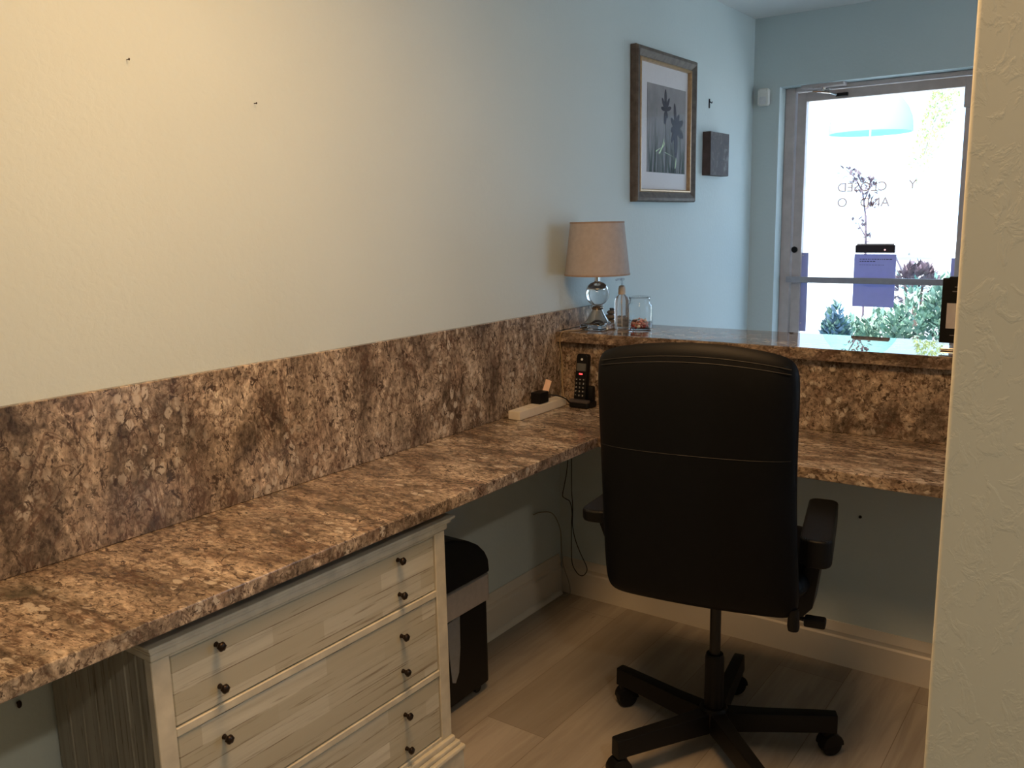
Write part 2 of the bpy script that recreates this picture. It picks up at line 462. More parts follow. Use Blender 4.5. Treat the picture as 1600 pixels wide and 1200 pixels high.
# ------------------------------------------------------------------ room shell
YF, CH, YB, XR = 4.60, 2.417, -2.6, 3.9
DX0, DX1, DZ1 = 0.140, 1.085, 2.068        # door opening in the front wall
WY0, WY1, WZ0, WZ1 = 2.85, 4.45, 0.35, 2.25   # added unseen window in the reception's right-hand wall, for fill daylight
T = 0.16
struct('wall_left', bx((-0.12, YB-0.12, 0), (0, YF+T, CH)), M_wall)
fw = B()
box(fw, (0.0, YF, 0), (DX0, YF+T, CH))
box(fw, (DX0, YF, DZ1), (DX1, YF+T, CH))
box(fw, (DX1, YF, 0), (XR, YF+T, CH))
struct('wall_front', fw, M_wall)
rw = B()
box(rw, (XR, YB-0.12, 0), (XR+0.12, WY0, CH))
box(rw, (XR, WY1, 0), (XR+0.12, YF+T, CH))
box(rw, (XR, WY0, 0), (XR+0.12, WY1, WZ0))
box(rw, (XR, WY0, WZ1), (XR+0.12, WY1, CH))
struct('wall_right', rw, M_wall)
struct('wall_back', bx((0, YB-0.12, 0), (XR, YB, CH)), wallpaint('bounce_cutting_dark_paint', (0.22, 0.20, 0.17)))  # unseen wall, colour darkened to cut bounce light under the counter
struct('wall_near', box(B(), (1.5845, 1.036, 0), (XR, 1.156, CH), 0.005, 3), M_knock, smooth=30)
struct('wall_partition', bx((0, 2.69, 0), (2.75, 2.80, 0.982)), M_wall)
struct('floor', bx((-0.12, YB-0.12, -0.1), (XR+0.12, YF+T, 0)), M_floor)
struct('ceiling', bx((-0.12, YB-0.12, CH), (XR+0.12, YF+T, CH+0.1)), M_ceil)

def base_profile(h=0.145, d=0.016):
    return [(0, 0), (d, 0), (d, h*0.66), (d*0.72, h*0.70), (d*0.72, h*0.76), (d*0.85, h*0.80), (d*0.55, h*0.90), (d*0.25, h), (0, h)]
struct('baseboard_left', prism(B(), [(x, z) for x, z in base_profile(0.152)], 2.672-YB, 'y', YB), M_trim, smooth=30)
bb = prism(B(), [(2.69-x*1.1, z) for x, z in base_profile(0.140)], 2.75-0.016, 'x', 0.016)
struct('baseboard_partition', bb, M_trim, smooth=30)
qr = [(0.016, 0)] + [(0.016+0.016*math.cos(a*PI/12), 0.016*math.sin(a*PI/12)) for a in range(7)]
struct('trim_1', prism(B(), qr, 2.655-1.60, 'y', 1.60), M_trim, smooth=40)

# ------------------------------------------------------------------ front door (aluminium, full glass)
door = struct('door_1', B() if False else bx((DX0+0.001, 4.69, 0.0), (0.193, 4.75, DZ1-0.001), 0.003), M_silver, smooth=30)
fr = B()
box(fr, (0.194, 4.69, 2.046), (DX1-0.001, 4.75, DZ1-0.001), 0.003)
box(fr, (1.045, 4.69, 0.0), (DX1-0.001, 4.75, 2.045), 0.003)
obj('frame', fr, M_silver, door, smooth=30)
for (x0, x1) in ((0.199, 0.247), (0.992, 1.04)):
    obj('stile', bx((x0, 4.705, 0.02), (x1, 4.745, 2.042), 0.003), M_silver, door, smooth=30)
obj('top_rail', bx((0.247, 4.705, 1.995), (0.992, 4.745, 2.042), 0.003), M_silver, door, smooth=30)
obj('bottom_rail', bx((0.247, 4.705, 0.02), (0.992, 4.745, 0.20), 0.003), M_silver, door, smooth=30)
obj('glass_pane', bx((0.247, 4.724, 0.20), (0.992, 4.730, 1.995)), M_pane, door, smooth=0, label='clear full-height glass of the door')
bar = B()
box(bar, (0.180, 4.672, 1.066), (1.03, 4.684, 1.097), 0.003)
for x in (0.205, 1.01): box(bar, (x-0.012, 4.684, 1.070), (x+0.012, 4.706, 1.093), 0.002)
for x in (0.200, ): lathe(bar, [(0.005, 0), (0.0045, 0.003), (0, 0.004)], n=12, M=Matrix.Translation((x, 4.672, 1.082)) @ Matrix.Rotation(PI/2, 4, 'X'))
pb = obj('push_bar', bar, M_silverdk, door, smooth=30, label='flat grey push bar across the door')
lk = B()
R90 = Matrix.Rotation(PI/2, 4, 'X')
lathe(lk, [(0.0001, 0), (0.016, 0), (0.0165, 0.006), (0.013, 0.010), (0.0001, 0.010)], n=24, M=Matrix.Translation((0.212, 4.706, 1.239)) @ R90)
obj('lock_cylinder', lk, M_blackplastic, door, label='round dark lock cylinder')
hg = bx((0.985, 4.695, 1.90), (1.045, 4.712, 2.04), 0.004)
obj('hinge', hg, M_silver, door)
# closer: body on the frame head, two-piece arm to the top rail
cl = B()
box(cl, (0.236, 4.63, 2.050), (0.452, 4.69, 2.086), 0.008, 3)
box(cl, (0.30, 4.618, 2.044), (0.345, 4.64, 2.052), 0.003)
clo = obj('door_closer', cl, M_silver, door, smooth=40, label='grey closer box on the door head')
arm = B()
lathe(arm, [(0.0001, 0), (0.012, 0), (0.012, 0.016), (0.0001, 0.016)], (0.345, 4.655, 2.034), 16)
Ma = Matrix.Translation((0.345, 4.655, 2.036))
box(arm, (-0.05, -0.008, -0.003), (0.012, 0.008, 0.003), 0.001, 1, M=Ma @ Matrix.Rotation(2.6, 4, 'Z'))
tube(arm, [(0.295, 4.640, 2.036), (0.375, 4.655, 2.024), (0.40, 4.685, 2.015)], 0.006, 8)
obj('closer_arm', arm, M_chrome, clo)
box_ = bx((0.395, 4.688, 2.004), (0.455, 4.706, 2.022), 0.003)
obj('arm_bracket', box_, M_blackplastic, clo)
# vinyl lettering, reads from outside: mirrored from in here
Mt = lambda x, z: Matrix(((-1, 0, 0, x), (0, 0, 1, 4.7318), (0, 1, 0, z), (0, 0, 0, 1)))
lt = B()
merge(lt, text_bm('CLOSED', 0.066, Mt(0.535, 1.552)))
merge(lt, text_bm('Y', 0.062, Mt(0.775, 1.555)))
merge(lt, text_bm('AND', 0.066, Mt(0.600, 1.474)))
merge(lt, text_bm('O', 0.066, Mt(0.441, 1.476)))
M_vinyl = seethrough('washed_out_dark_vinyl', (0.05, 0.05, 0.07), (0.52, 0.40, 0.34))  # letters are dark; the glare eroding them is built into the see-through tint
obj('lettering', lt, M_vinyl, door, smooth=0, label='dark vinyl letters seen reversed, glare wash-out put into their tint')

# unseen window added behind the near wall to supply blue daylight
wn = B()
for z0, z1 in ((WZ0, WZ0+0.05), (WZ1-0.05, WZ1)): box(wn, (XR+0.04, WY0, z0), (XR+0.09, WY1, z1), 0.003)
for y0, y1 in ((WY0, WY0+0.05), (WY1-0.05, WY1)): box(wn, (XR+0.04, y0, WZ0+0.05), (XR+0.09, y1, WZ1-0.05), 0.003)
w1 = struct('added_window_1', wn, M_silver, smooth=30)
obj('pane', bx((XR+0.06, WY0+0.05, WZ0+0.05), (XR+0.066, WY1-0.05, WZ1-0.05)), M_pane, w1, smooth=0)

# ------------------------------------------------------------------ papers on the door glass
M_blue = backlit_paper('thin_paper_lit_from_behind', (0.55, 0.55, 0.62), (0.088, 0.098, 0.235))
M_blue2 = backlit_paper('poster_back', (0.45, 0.47, 0.55), (0.055, 0.07, 0.19))
M_ink = P('printed_ink', (0.06, 0.06, 0.10), 0.8)
ppm = bx((0.518, 4.7215, 0.946), (0.722, 4.7235, 1.2155))
pn = obj('paper_notice', ppm, M_blue, smooth=0, label='letter-size paper notice taped to the door glass behind the push bar', cat='notice')
lines = B()
for z, w in ((1.188, 0.145), (1.177, 0.075), (1.160, 0.12)):
    h = 0.0035 if z > 1.17 else 0.0015
    x = 0.545; rnd = random.Random(int(z*1000))
    while x < 0.545+w:
        l = 0.004+rnd.random()*0.009
        box(lines, (x, 4.7208, z), (x+l, 4.7214, z+h)); x += l+0.0035
obj('printed_lines', lines, M_ink, pn, smooth=0)
sg = thing('sign_bar', (0.62, 4.7235, 1.2225), 'short dark bar fixed on the glass right above the paper notice', 'sign')
obj('bar', bx((0.524, 4.705, 1.2225), (0.716, 4.7235, 1.262), 0.004), P('dark_maroon_plastic', (0.03, 0.02, 0.028), 0.35), sg)
obj('bracket', bx((0.53, 4.712, 1.262), (0.71, 4.7235, 1.268), 0.001), M_silver, sg)
led = lathe(B(), [(0.0001, 0), (0.0045, 0), (0.003, 0.003), (0.0001, 0.0035)], n=12, M=Matrix.Translation((0.669, 4.705, 1.238)) @ R90)
obj('indicator_light', led, P('pink_indicator', (0.5, 0.3, 0.3), 0.4, emit=(1, 0.6, 0.6), estr=1.2), sg)
ps = obj('poster', bx((0.2475, 4.7215, 0.800), (0.282, 4.7235, 1.222)), M_blue2, smooth=0,
         label='narrow blue poster strip at the lock side of the door glass', cat='poster')
for z in (0.842, 1.205):
    obj('tape', bx((0.250, 4.7207, z), (0.257, 4.7214, z+0.006)), M_whiteplastic, ps, smooth=0)
obj('poster', bx((0.974, 4.7215, 1.00), (0.991, 4.7235, 1.198)), M_blue, smooth=0,
    label='pale blue paper strip at the hinge side of the door glass, above the black display', cat='poster')

# ------------------------------------------------------------------ granite
ct = prism(B(), [(0.0, YB+0.9), (0.426, YB+0.9), (0.426, 2.2506), (2.7, 2.2506), (2.7, 2.688), (0.0, 2.688)], 0.033, 'z', 0.727, 0.004)
obj('countertop', ct, M_top, smooth=30, label='L-shaped brown speckled granite worktop along the left wall and partition', cat='countertop', origin=(0, 0, 0.727))
sp = B()
box(sp, (0.0012, YB+0.9, 0.7605), (0.02, 2.672, 1.092), 0.0015, 1)
box(sp, (0.0012, 2.672, 1.0205), (0.02, 2.988, 1.092), 0.0015, 1)
obj('backsplash', sp, M_splash, smooth=0, label='long tall granite backsplash on the left wall', cat='backsplash', origin=(0, 0, 0.76))
obj('backsplash', bx((0.0205, 2.672, 0.7605), (2.7, 2.6888, 0.9815), 0.001, 1), M_splash2, smooth=0,
    label='granite backsplash on the low partition under the raised ledge', cat='backsplash', origin=(0, 2.68, 0.76))
obj('ledge', bx((0.0205, 2.645, 0.982), (2.75, 2.988, 1.02), 0.004, 2), M_ledge, smooth=30,
    label='raised glossy granite ledge on top of the partition', cat='ledge', origin=(0, 2.8, 0.982))

# ------------------------------------------------------------------ chest of drawers
DX, DY0, DY1 = 0.396, 0.747, 1.546
ch = thing('chest_of_drawers', (0.22, 1.146, 0), 'whitewashed wooden chest of drawers under the granite worktop', 'chest of drawers')
case = B()
box(case, (0.022, DY0+0.001, 0.12), (DX-0.02, DY0+0.02, 0.672))
box(case, (0.022, DY1-0.02, 0.12), (DX-0.02, DY1-0.001, 0.672))
box(case, (0.022, DY0+0.02, 0.12), (0.03, DY1-0.02, 0.672))
for x in (0.08, 0.135, 0.19, 0.25, 0.305, 0.345): box(case, (x, DY0-0.002, 0.12), (x+0.004, DY0+0.002, 0.672))
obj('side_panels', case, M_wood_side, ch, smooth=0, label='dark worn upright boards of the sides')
top = B()
box(top, (0.018, DY0-0.006, 0.693), (DX+0.009, DY1+0.034, 0.700), 0.002)
box(top, (0.020, DY0-0.003, 0.685), (DX+0.006, DY1+0.020, 0.693), 0.003)
box(top, (0.022, DY0-0.001, 0.671), (DX+0.003, DY1+0.008, 0.685), 0.003)
obj('top', top, M_woodtrim, ch, smooth=30)
ff = B()
for y0, y1 in ((DY0, DY0+0.037), (DY1-0.037, DY1)): box(ff, (DX-0.02, y0, 0.115), (DX, y1, 0.671), 0.0015, 1)
for z0, z1 in ((0.665, 0.671), (0.507, 0.524), (0.295, 0.311), (0.112, 0.125)):
    box(ff, (DX-0.02, DY0+0.037, z0), (DX-0.0005, DY1-0.037, z1), 0.0015, 1)
obj('face_frame', ff, M_woodtrim, ch, smooth=30)
bs = B()
box(bs, (0.022, DY0-0.004, 0.098), (DX+0.010, DY1+0.004, 0.115), 0.005)
box(bs, (0.022, DY0-0.014, 0.088), (DX+0.020, DY1+0.012, 0.100), 0.004)
box(bs, (0.022, DY0-0.024, 0.074), (DX+0.031, DY1+0.020, 0.089), 0.006)
box(bs, (0.022, DY0-0.018, 0.0), (DX+0.026, DY1+0.016, 0.075), 0.003)
obj('base', bs, M_woodtrim, ch, smooth=30)
def knob(y, z, parent):
    k = lathe(B(), [(0.0001, 0), (0.0055, 0), (0.0045, 0.004), (0.004, 0.010), (0.0075, 0.013), (0.0092, 0.017), (0.0080, 0.021), (0.004, 0.023), (0.0001, 0.0225)], n=16,
              M=Matrix.Translation((DX-0.003, y, z)) @ Matrix.Rotation(PI/2, 4, 'Y'))
    for v in k.verts:                    # eight soft petals
        dy, dz = v.co.y-y, v.co.z-z
        if math.hypot(dy, dz) > 0.006:
            s = 1+0.10*math.cos(6*math.atan2(dz, dy)); v.co.y = y+dy*s; v.co.z = z+dz*s
    return obj('knob', k, M_bronze, parent, smooth=50)
for z0, z1, rows in ((0.5265, 0.6635, (0.651, 0.562)), (0.3135, 0.5055, (0.457, 0.367)), (0.1275, 0.2935, (0.253, 0.163))):
    d = B(); zt = z1
    hh = (z1-z0)
    box(d, (DX-0.018, DY0+0.0395, z0), (DX-0.0035, DY1-0.0395, z1), 0.002, 1)
    dr = obj('drawer', d, M_wood, ch, smooth=0)
    for z in rows:
        zz = min(z, z1-0.016)
        for y in (0.882, 1.379): knob(y, zz, dr)

# ------------------------------------------------------------------ paper shredder
sh = thing('paper_shredder', (0.13, 1.775, 0), 'black paper shredder with a silver band, beside the chest of drawers', 'shredder')
Y0, Y1 = 1.605, 1.942
body = B()
prism(body, rrect(0.045, Y0, 0.222, Y1, 0.02), 0.262, 'z', 0.032, 0.004)
obj('bin', body, M_blackplastic, sh, smooth=40)
wp = [(1.742, 0.292), (1.800, 0.30), (1.798, 0.20), (1.788, 0.125), (1.772, 0.098), (1.758, 0.105), (1.750, 0.18)]
obj('window', prism(B(), wp, 0.004, 'x', 0.2205, 0.001), P('smoky_clear_plastic', (0.21, 0.22, 0.235), 0.25, 0, 0.5), sh, label='smoky grey viewing window of the bin')
bd = prism(B(), rrect(0.038, Y0-0.006, 0.231, Y1+0.004, 0.022), 0.078, 'z', 0.300, 0.005)
for v in bd.verts:
    if v.co.z > 0.33: v.co.z += 0.004*(v.co.y-Y0)/(Y1-Y0)
obj('band', bd, P('silver_grey_plastic', (0.42, 0.37, 0.33), 0.45, 0.1), sh, smooth=40, label='silver-grey band around the shredder')
lip = prism(B(), rrect(0.05, Y0+0.004, 0.2215, Y1-0.003, 0.02), 0.008, 'z', 0.2935)
obj('lip', lip, M_blackplastic, sh, smooth=40)
hp = [(Y0, 0.384), (Y1+0.002, 0.384), (Y1, 0.425), (Y1-0.012, 0.452), (Y1-0.035, 0.478), (Y1-0.075, 0.502), (Y1-0.13, 0.520), (Y1-0.2, 0.530), (Y0+0.06, 0.528), (Y0+0.02, 0.510), (Y0+0.004, 0.47)]
hd = prism(B(), hp, 0.186, 'x', 0.042, 0.007)
for v in hd.verts:
    k = (v.co.z-0.384)/0.15
    if v.co.x > 0.13: v.co.x -= 0.028*max(0, k)**2
obj('head', hd, M_blackplastic, sh, smooth=50)
slot = bx((0.115, Y0+0.06, 0.5275), (0.128, Y1-0.10, 0.5315), 0.001)
obj('feed_slot', slot, M_blackmatte, sh)
obj('cord', tube(B(), [(0.06, 1.63, 0.50), (0.05, 1.66, 0.548), (0.045, 1.72, 0.563), (0.05, 1.76, 0.545), (0.06, 1.77, 0.52)], 0.0035, 8, 6), M_cord, sh)
for x in (0.075, 0.195):
    for y in (Y0+0.035, Y1-0.04):
        c = lathe(B(), [(0.0001, -0.008), (0.013, -0.008), (0.0145, -0.005), (0.0145, 0.005), (0.013, 0.008), (0.0001, 0.008)], n=16, M=Matrix.Translation((x, y, 0.0145)) @ Matrix.Rotation(PI/2, 4, 'Y'))
        box(c, (x-0.010, y-0.010, 0.022), (x+0.010, y+0.010, 0.034), 0.002, 1)
        obj('caster', c, M_blackmatte, sh)

# ------------------------------------------------------------------ office chair
CO = Vector((0.905, 2.04, 0)); CR = math.radians(10)
oc = thing('office_chair', CO, 'black leather high-back swivel office chair facing the partition counter', 'chair', CR)
MC = Matrix.Translation(CO) @ Matrix.Rotation(CR, 4, 'Z')
def cpart(name, bm, m, parent=None, **k): return obj(name, bm, m, parent or oc, M=MC, **k)

def cushion(w, h, t, n=26, ex=9.0, fn=None, tp=0.5):
    """padded panel in local (u right, v up, d depth); fn maps to chair space"""
    bm = B(); g = {}
    for side in (0, 1):
        for i in range(n+1):
            for j in range(n+1):
                s, q = -1+2*i/n, -1+2*j/n
                # denser rows near the rim
                s = math.copysign(1-(1-abs(s))**1.35, s); q = math.copysign(1-(1-abs(q))**1.35, q)
                m = max(abs(s), abs(q))
                k = m/((abs(s)**ex+abs(q)**ex)**(1/ex)) if m > 0 else 0
                d = (1-m**5)**tp if m < 1 else 0
                if side and m >= 0.99999: g[(1, i, j)] = g[(0, i, j)]; continue
                u, v_ = s*k*w/2, q*k*h/2
                g[(side, i, j)] = bm.verts.new(fn(u, v_, (1 if side else -1)*d*t/2))
    for side in (0, 1):
        for i in range(n):
            for j in range(n):
                a = [g[(side, i, j)], g[(side, i+1, j)], g[(side, i+1, j+1)], g[(side, i, j+1)]]
                bm.faces.new(a if side else list(reversed(a)))
    return bm

BH, BW, BZ0 = 0.615, 0.462, 0.500
def back_map(u, v, d):
    z = BZ0+BH/2+v
    k = (v+BH/2)/BH                              # 0 at the bottom, 1 at the top
    crown = 0.030*(1-(2*u/BW)**2)*max(0, (k-0.7)/0.3)**1.5
    lean = -0.232-0.052*k-0.018*math.sin(PI*min(1, k*1.05))      # rear face drifts back as it rises
    wrap = 0.020*(2*u/BW)**2
    wx = 1+0.010*math.cos(k*2*PI)-0.012*k
    return Vector((u*wx+0.004-0.010*k, lean+wrap+d+0.008, z+crown))
cb = cpart('backrest', cushion(BW, BH, 0.070, 30, 15.0, back_map), M_leather, smooth=60)
def backline(k, off, us):
    out = []
    for u in us:
        p = back_map(u*BW/2, (k-0.5)*BH, -0.035*(1-max(abs(u), abs(2*k-1))**5)**0.5-off); out.append(p)
    return out
for k in (0.945, 0.962):
    cpart('seam', tube(B(), backline(k, 0.0002, [-0.93+1.86*i/24 for i in range(25)]), 0.0011, 6), M_blackmatte, cb)
cpart('seam', tube(B(), backline(0.64, 0.0002, [-0.95+1.9*i/24 for i in range(25)]), 0.0006, 6), M_blackmatte, cb)
def seat_map(u, v, d):
    k = v/0.47
    return Vector((u, v+0.03, 0.548+d-0.012*(k+0.5)**3+0.006*(2*u/0.5)**2))
cpart('seat', cushion(0.50, 0.47, 0.10, 22, 7.0, seat_map), M_leather, smooth=60)
pan = bx((-0.215, -0.12, 0.484), (0.215, 0.22, 0.499), 0.006)
cpart('seat_pan', pan, M_blackplastic)
mech = bx((-0.075, -0.10, 0.440), (0.075, 0.12, 0.484), 0.012)
box(mech, (-0.045, -0.205, 0.515), (0.045, -0.08, 0.54), 0.008)
cpart('tilt_mechanism', mech, M_gas)
lv = tube(B(), [(0.07, -0.02, 0.445), (0.17, -0.06, 0.448), (0.245, -0.10, 0.455)], 0.006, 8)
box(lv, (0.235, -0.118, 0.444), (0.285, -0.085, 0.466), 0.005)
cpart('lever', lv, M_blackplastic)
kn = lathe(B(), [(0.0001, 0), (0.012, 0), (0.014, 0.01), (0.012, 0.05), (0.0001, 0.052)], (0.225, -0.215, 0.478), 14)
cpart('tension_knob', kn, M_blackplastic)
# armrests
def armrest(sx, x_in, x_out, thick, y0, y1):
    a = prism(B(), rrect(x_in, y0, x_out, y1, 0.028), thick, 'z', 0.676-thick, 0.008)
    for v in a.verts:
        k = (v.co.y-y0)/(y1-y0)
        v.co.z += 0.006*math.sin(PI*min(1, max(0, k)))-0.010*max(0, (k-0.6)/0.4)**2
        v.co.x -= 0.022*k*(1 if sx > 0 else -0.6)
    pad = cpart('armrest', a, M_blackplastic, smooth=50)
    xm = (x_in+x_out)/2
    o = [(sx*0.16, 0.465), (sx*0.232, 0.468), (sx*0.255, 0.495), (xm+sx*0.012, 0.62), (xm+sx*0.015, 0.645), (xm-sx*0.02, 0.645), (xm-sx*0.024, 0.62), (sx*0.222, 0.51), (sx*0.205, 0.483), (sx*0.16, 0.480)]
    b = prism(B(), o, 0.085, 'y', y0+0.03 if sx > 0 else y0+0.07, 0.004)
    cpart('support', b, M_blackplastic, pad, smooth=40)
armrest(1, 0.222, 0.296, 0.070, -0.15, 0.215)
armrest(-1, -0.330, -0.250, 0.034, -0.14, 0.215)
# column and five-star base
colm = lathe(B(), [(0.0145, 0.20), (0.0145, 0.445)], n=20)
cpart('gas_column', colm, M_gas)
slv = lathe(B(), [(0.0255, 0.075), (0.0255, 0.262), (0.022, 0.272), (0.0155, 0.272)], n=24)
cpart('column_sleeve', slv, M_blackplastic)
st = lathe(B(), [(0.0001, 0.052), (0.027, 0.052), (0.031, 0.060), (0.040, 0.075), (0.040, 0.112), (0.034, 0.121), (0.0001, 0.121)], n=28)
cpart('hub', st, M_blackplastic)
for i in range(5):
    a = math.radians(27+72*i)-CR
    Mr = Matrix.Rotation(a, 4, 'Z')
    t = bmesh.new()
    sec = []
    for r, w, zt, zb in ((0.030, 0.024, 0.113, 0.055), (0.12, 0.021, 0.113, 0.060), (0.29, 0.018, 0.119, 0.068), (0.320, 0.017, 0.119, 0.066)):
        sec.append([t.verts.new((r, -w, zb)), t.verts.new((r, w, zb)), t.verts.new((r, w*0.9, zt)), t.verts.new((r, -w*0.9, zt))])
    for p, q in zip(sec, sec[1:]):
        for j in range(4): t.faces.new((p[j], p[(j+1) % 4], q[(j+1) % 4], q[j]))
    t.faces.new(list(reversed(sec[0]))); t.faces.new(sec[-1])
    bmesh.ops.recalc_face_normals(t, faces=t.faces)
    bmesh.ops.bevel(t, geom=list(t.edges), offset=0.004, segments=2, profile=0.5, affect='EDGES')
    t.transform(Mr)
    leg = cpart('leg', t, M_blackplastic, smooth=40)
    c = B()
    tr = 0.4+i*1.9                      # each caster trails its own way
    Mc = Mr @ Matrix.Translation((0.300, 0, 0)) @ Matrix.Rotation(tr, 4, 'Z')
    for s in (-1, 1):
        lathe(c, [(0.0001, 0), (0.024, 0), (0.0285, 0.003), (0.0285, 0.011), (0.025, 0.015), (0.0001, 0.016)], n=24,
              M=Mc @ Matrix.Translation((0.006, s*0.002, 0.0285)) @ Matrix.Rotation(-s*PI/2, 4, 'X'))
    hood = [(0.006+0.0315*math.cos(q*PI/8), 0.0285+0.035*math.sin(q*PI/8)) for q in range(9)]
    prism(c, hood, 0.040, 'y', -0.020, 0.003, M=Mc)
    lathe(c, [(0.0001, 0.050), (0.015, 0.050), (0.014, 0.080), (0.0001, 0.080)], n=14, M=Mc)
    cpart('caster', c, M_blackplastic, leg)

# ------------------------------------------------------------------ table lamp
LX, LY, LZ = 0.125, 2.765, 1.02
lp = thing('table_lamp', (LX, LY, LZ), 'table lamp with a crystal ball base and beige drum shade on the ledge corner', 'lamp')
c = (LX, LY, LZ)
bsq = B()
Mb = Matrix.Translation(c)
box(bsq, (-0.047, -0.047, 0.0005), (0.047, 0.047, 0.022), 0.004, 2, M=Mb)
obj('foot', bsq, M_crystal, lp, smooth=30, label='clear square glass foot')
bell = lathe(B(), [(0.0001, 0.0225), (0.050, 0.0225), (0.050, 0.026), (0.044, 0.030), (0.036, 0.042), (0.028, 0.056), (0.022, 0.068), (0.019, 0.074), (0.0225, 0.077), (0.0225, 0.083), (0.017, 0.087), (0.0001, 0.087)], c, 40)
obj('bell', bell, P('smoked_chrome', (0.42, 0.40, 0.37), 0.12, 1.0, grain=0.02), lp, smooth=50, label='flared smoky chrome pedestal')
ball = lathe(B(), [(0.044*math.sin(PI*i/20) if 0 < i < 20 else 0.0001, 0.130-0.0425*math.cos(PI*i/20)) for i in range(21)], c, 32)
obj('crystal_ball', ball, M_crystal, lp, smooth=60, label='clear crystal ball')
cp = lathe(B(), [(0.040, 0.148), (0.0405, 0.152), (0.034, 0.163), (0.024, 0.171), (0.012, 0.1745), (0.010, 0.178), (0.0095, 0.235), (0.0001, 0.235)], c, 32, cap=False)
obj('neck', cp, M_chrome, lp, smooth=50, label='polished chrome cap and neck')
R0, R1, Z0, Z1 = 0.1185, 0.0975, 0.200, 0.386
sd = lathe(B(), [(R0, Z0), (R1, Z1), (R1-0.002, Z1), (R0-0.002, Z0), (R0, Z0)], c, 64, cap=False)
shd = obj('lamp_shade', sd, M_shade, lp, smooth=40, label='tapered beige linen drum shade')
for r, z in ((R0, Z0), (R1, Z1)):
    tr_ = lathe(B(), [(r+0.0009, z-0.001), (r+0.0009, z+0.005), (r-0.003, z+0.005), (r-0.003, z-0.001), (r+0.0009, z-0.001)], c, 64, cap=False)
    obj('trim', tr_, M_shadetrim, shd, smooth=40)
sp_ = B()
for i in range(3):
    a = i*2*PI/3+0.3
    tube(sp_, [(LX, LY, LZ+0.355), (LX+(R1-0.001)*math.cos(a), LY+(R1-0.001)*math.sin(a), LZ+Z1-0.004)], 0.0015, 6)
lathe(sp_, [(0.0001, 0.350), (0.010, 0.350), (0.010, 0.357), (0.004, 0.36), (0.004, 0.38), (0.0001, 0.382)], c, 12)
tube(sp_, [(LX, LY, LZ+0.235), (LX, LY, LZ+0.352)], 0.005, 8)
obj('spider', sp_, M_chrome, lp)
obj('cord', tube(B(), [(LX-0.04, LY-0.045, 1.0235), (0.082, 2.690, 1.0225), (0.060, 2.655, 1.0225), (0.048, 2.641, 1.018), (0.040, 2.6405, 0.99), (0.036, 2.650, 0.95), (0.032, 2.668, 0.90), (0.031, 2.668, 0.83), (0.040, 2.660, 0.785), (0.060, 2.63, 0.7645)], 0.0022, 8, 5),
    M_lampcord, lp, label='clear gold lamp cord running down over the ledge')

# ------------------------------------------------------------------ sanitizer bottle, candy jar, pebble ornament
sx, sy = 0.201, 2.812
sb = thing('soap_dispenser', (sx, sy, 1.02), 'small clear pump bottle between the lamp and the candy jar', 'bottle')
def sq_lathe(prof, n=24):
    t = lathe(B(), prof, (0, 0, 0), n)
    for v in t.verts:
        r = math.hypot(v.co.x, v.co.y)
        if r > 0.014:
            a = math.atan2(v.co.y, v.co.x); s = 1/((abs(math.cos(a))**5+abs(math.sin(a))**5)**0.2); v.co.x *= s*0.94; v.co.y *= s*0.94
    return t
bt = sq_lathe([(0.0001, 0.0005), (0.021, 0.0005), (0.0235, 0.004), (0.0235, 0.085), (0.0235, 0.105), (0.020, 0.117), (0.013, 0.126), (0.0115, 0.128), (0.0115, 0.134), (0.0001, 0.134)])
obj('bottle', bt, M_gel, sb, M=Matrix.Translation((sx, sy, 1.02)), smooth=40)
cpn = lathe(B(), [(0.0001, 0.128), (0.0135, 0.128), (0.0135, 0.148), (0.010, 0.158), (0.005, 0.161), (0.0001, 0.161)], (sx, sy, 1.02), 20)
obj('collar', cpn, M_pump, sb, label='beige pump collar')
pm = lathe(B(), [(0.0035, 0.161), (0.0035, 0.178), (0.009, 0.179), (0.010, 0.186), (0.0001, 0.188)], (sx, sy, 1.02), 16)
tube(pm, [(sx, sy, 1.203), (sx-0.012, sy-0.008, 1.203), (sx-0.020, sy-0.013, 1.199)], 0.0035, 8)
obj('pump', pm, M_gel, sb, label='clear pump head')
tb = tube(B(), [(sx, sy, 1.155), (sx+0.002, sy, 1.03)], 0.002, 6)
obj('dip_tube', tb, M_whiteplastic, sb)

jx, jy = 0.262, 2.835
jr = thing('candy_jar', (jx, jy, 1.02), 'wide-mouth clear glass jar with red and white candies in the bottom', 'jar')
pr = [(0.0001, 0.0005), (0.036, 0.0005), (0.043, 0.005), (0.0445, 0.012), (0.0445, 0.084), (0.0435, 0.090), (0.038, 0.095), (0.0365, 0.099), (0.0365, 0.111), (0.039, 0.113), (0.0395, 0.117), (0.0375, 0.119)]
inn = [(0.035, 0.117), (0.0345, 0.100), (0.0355, 0.096), (0.041, 0.089), (0.0420, 0.083), (0.0420, 0.012), (0.040, 0.0075), (0.0001, 0.0065)]
obj('glass', lathe(B(), pr+inn, (jx, jy, 1.02), 40, cap=False), M_glass, jr, smooth=50)
M_c1 = P('red_candy', (0.42, 0.05, 0.05), 0.25); M_c2 = P('pink_candy', (0.70, 0.36, 0.33), 0.3); M_c3 = P('white_candy', (0.75, 0.68, 0.62), 0.3); M_c4 = P('dark_wrapped_candy', (0.09, 0.03, 0.03), 0.3)
cmesh = {}
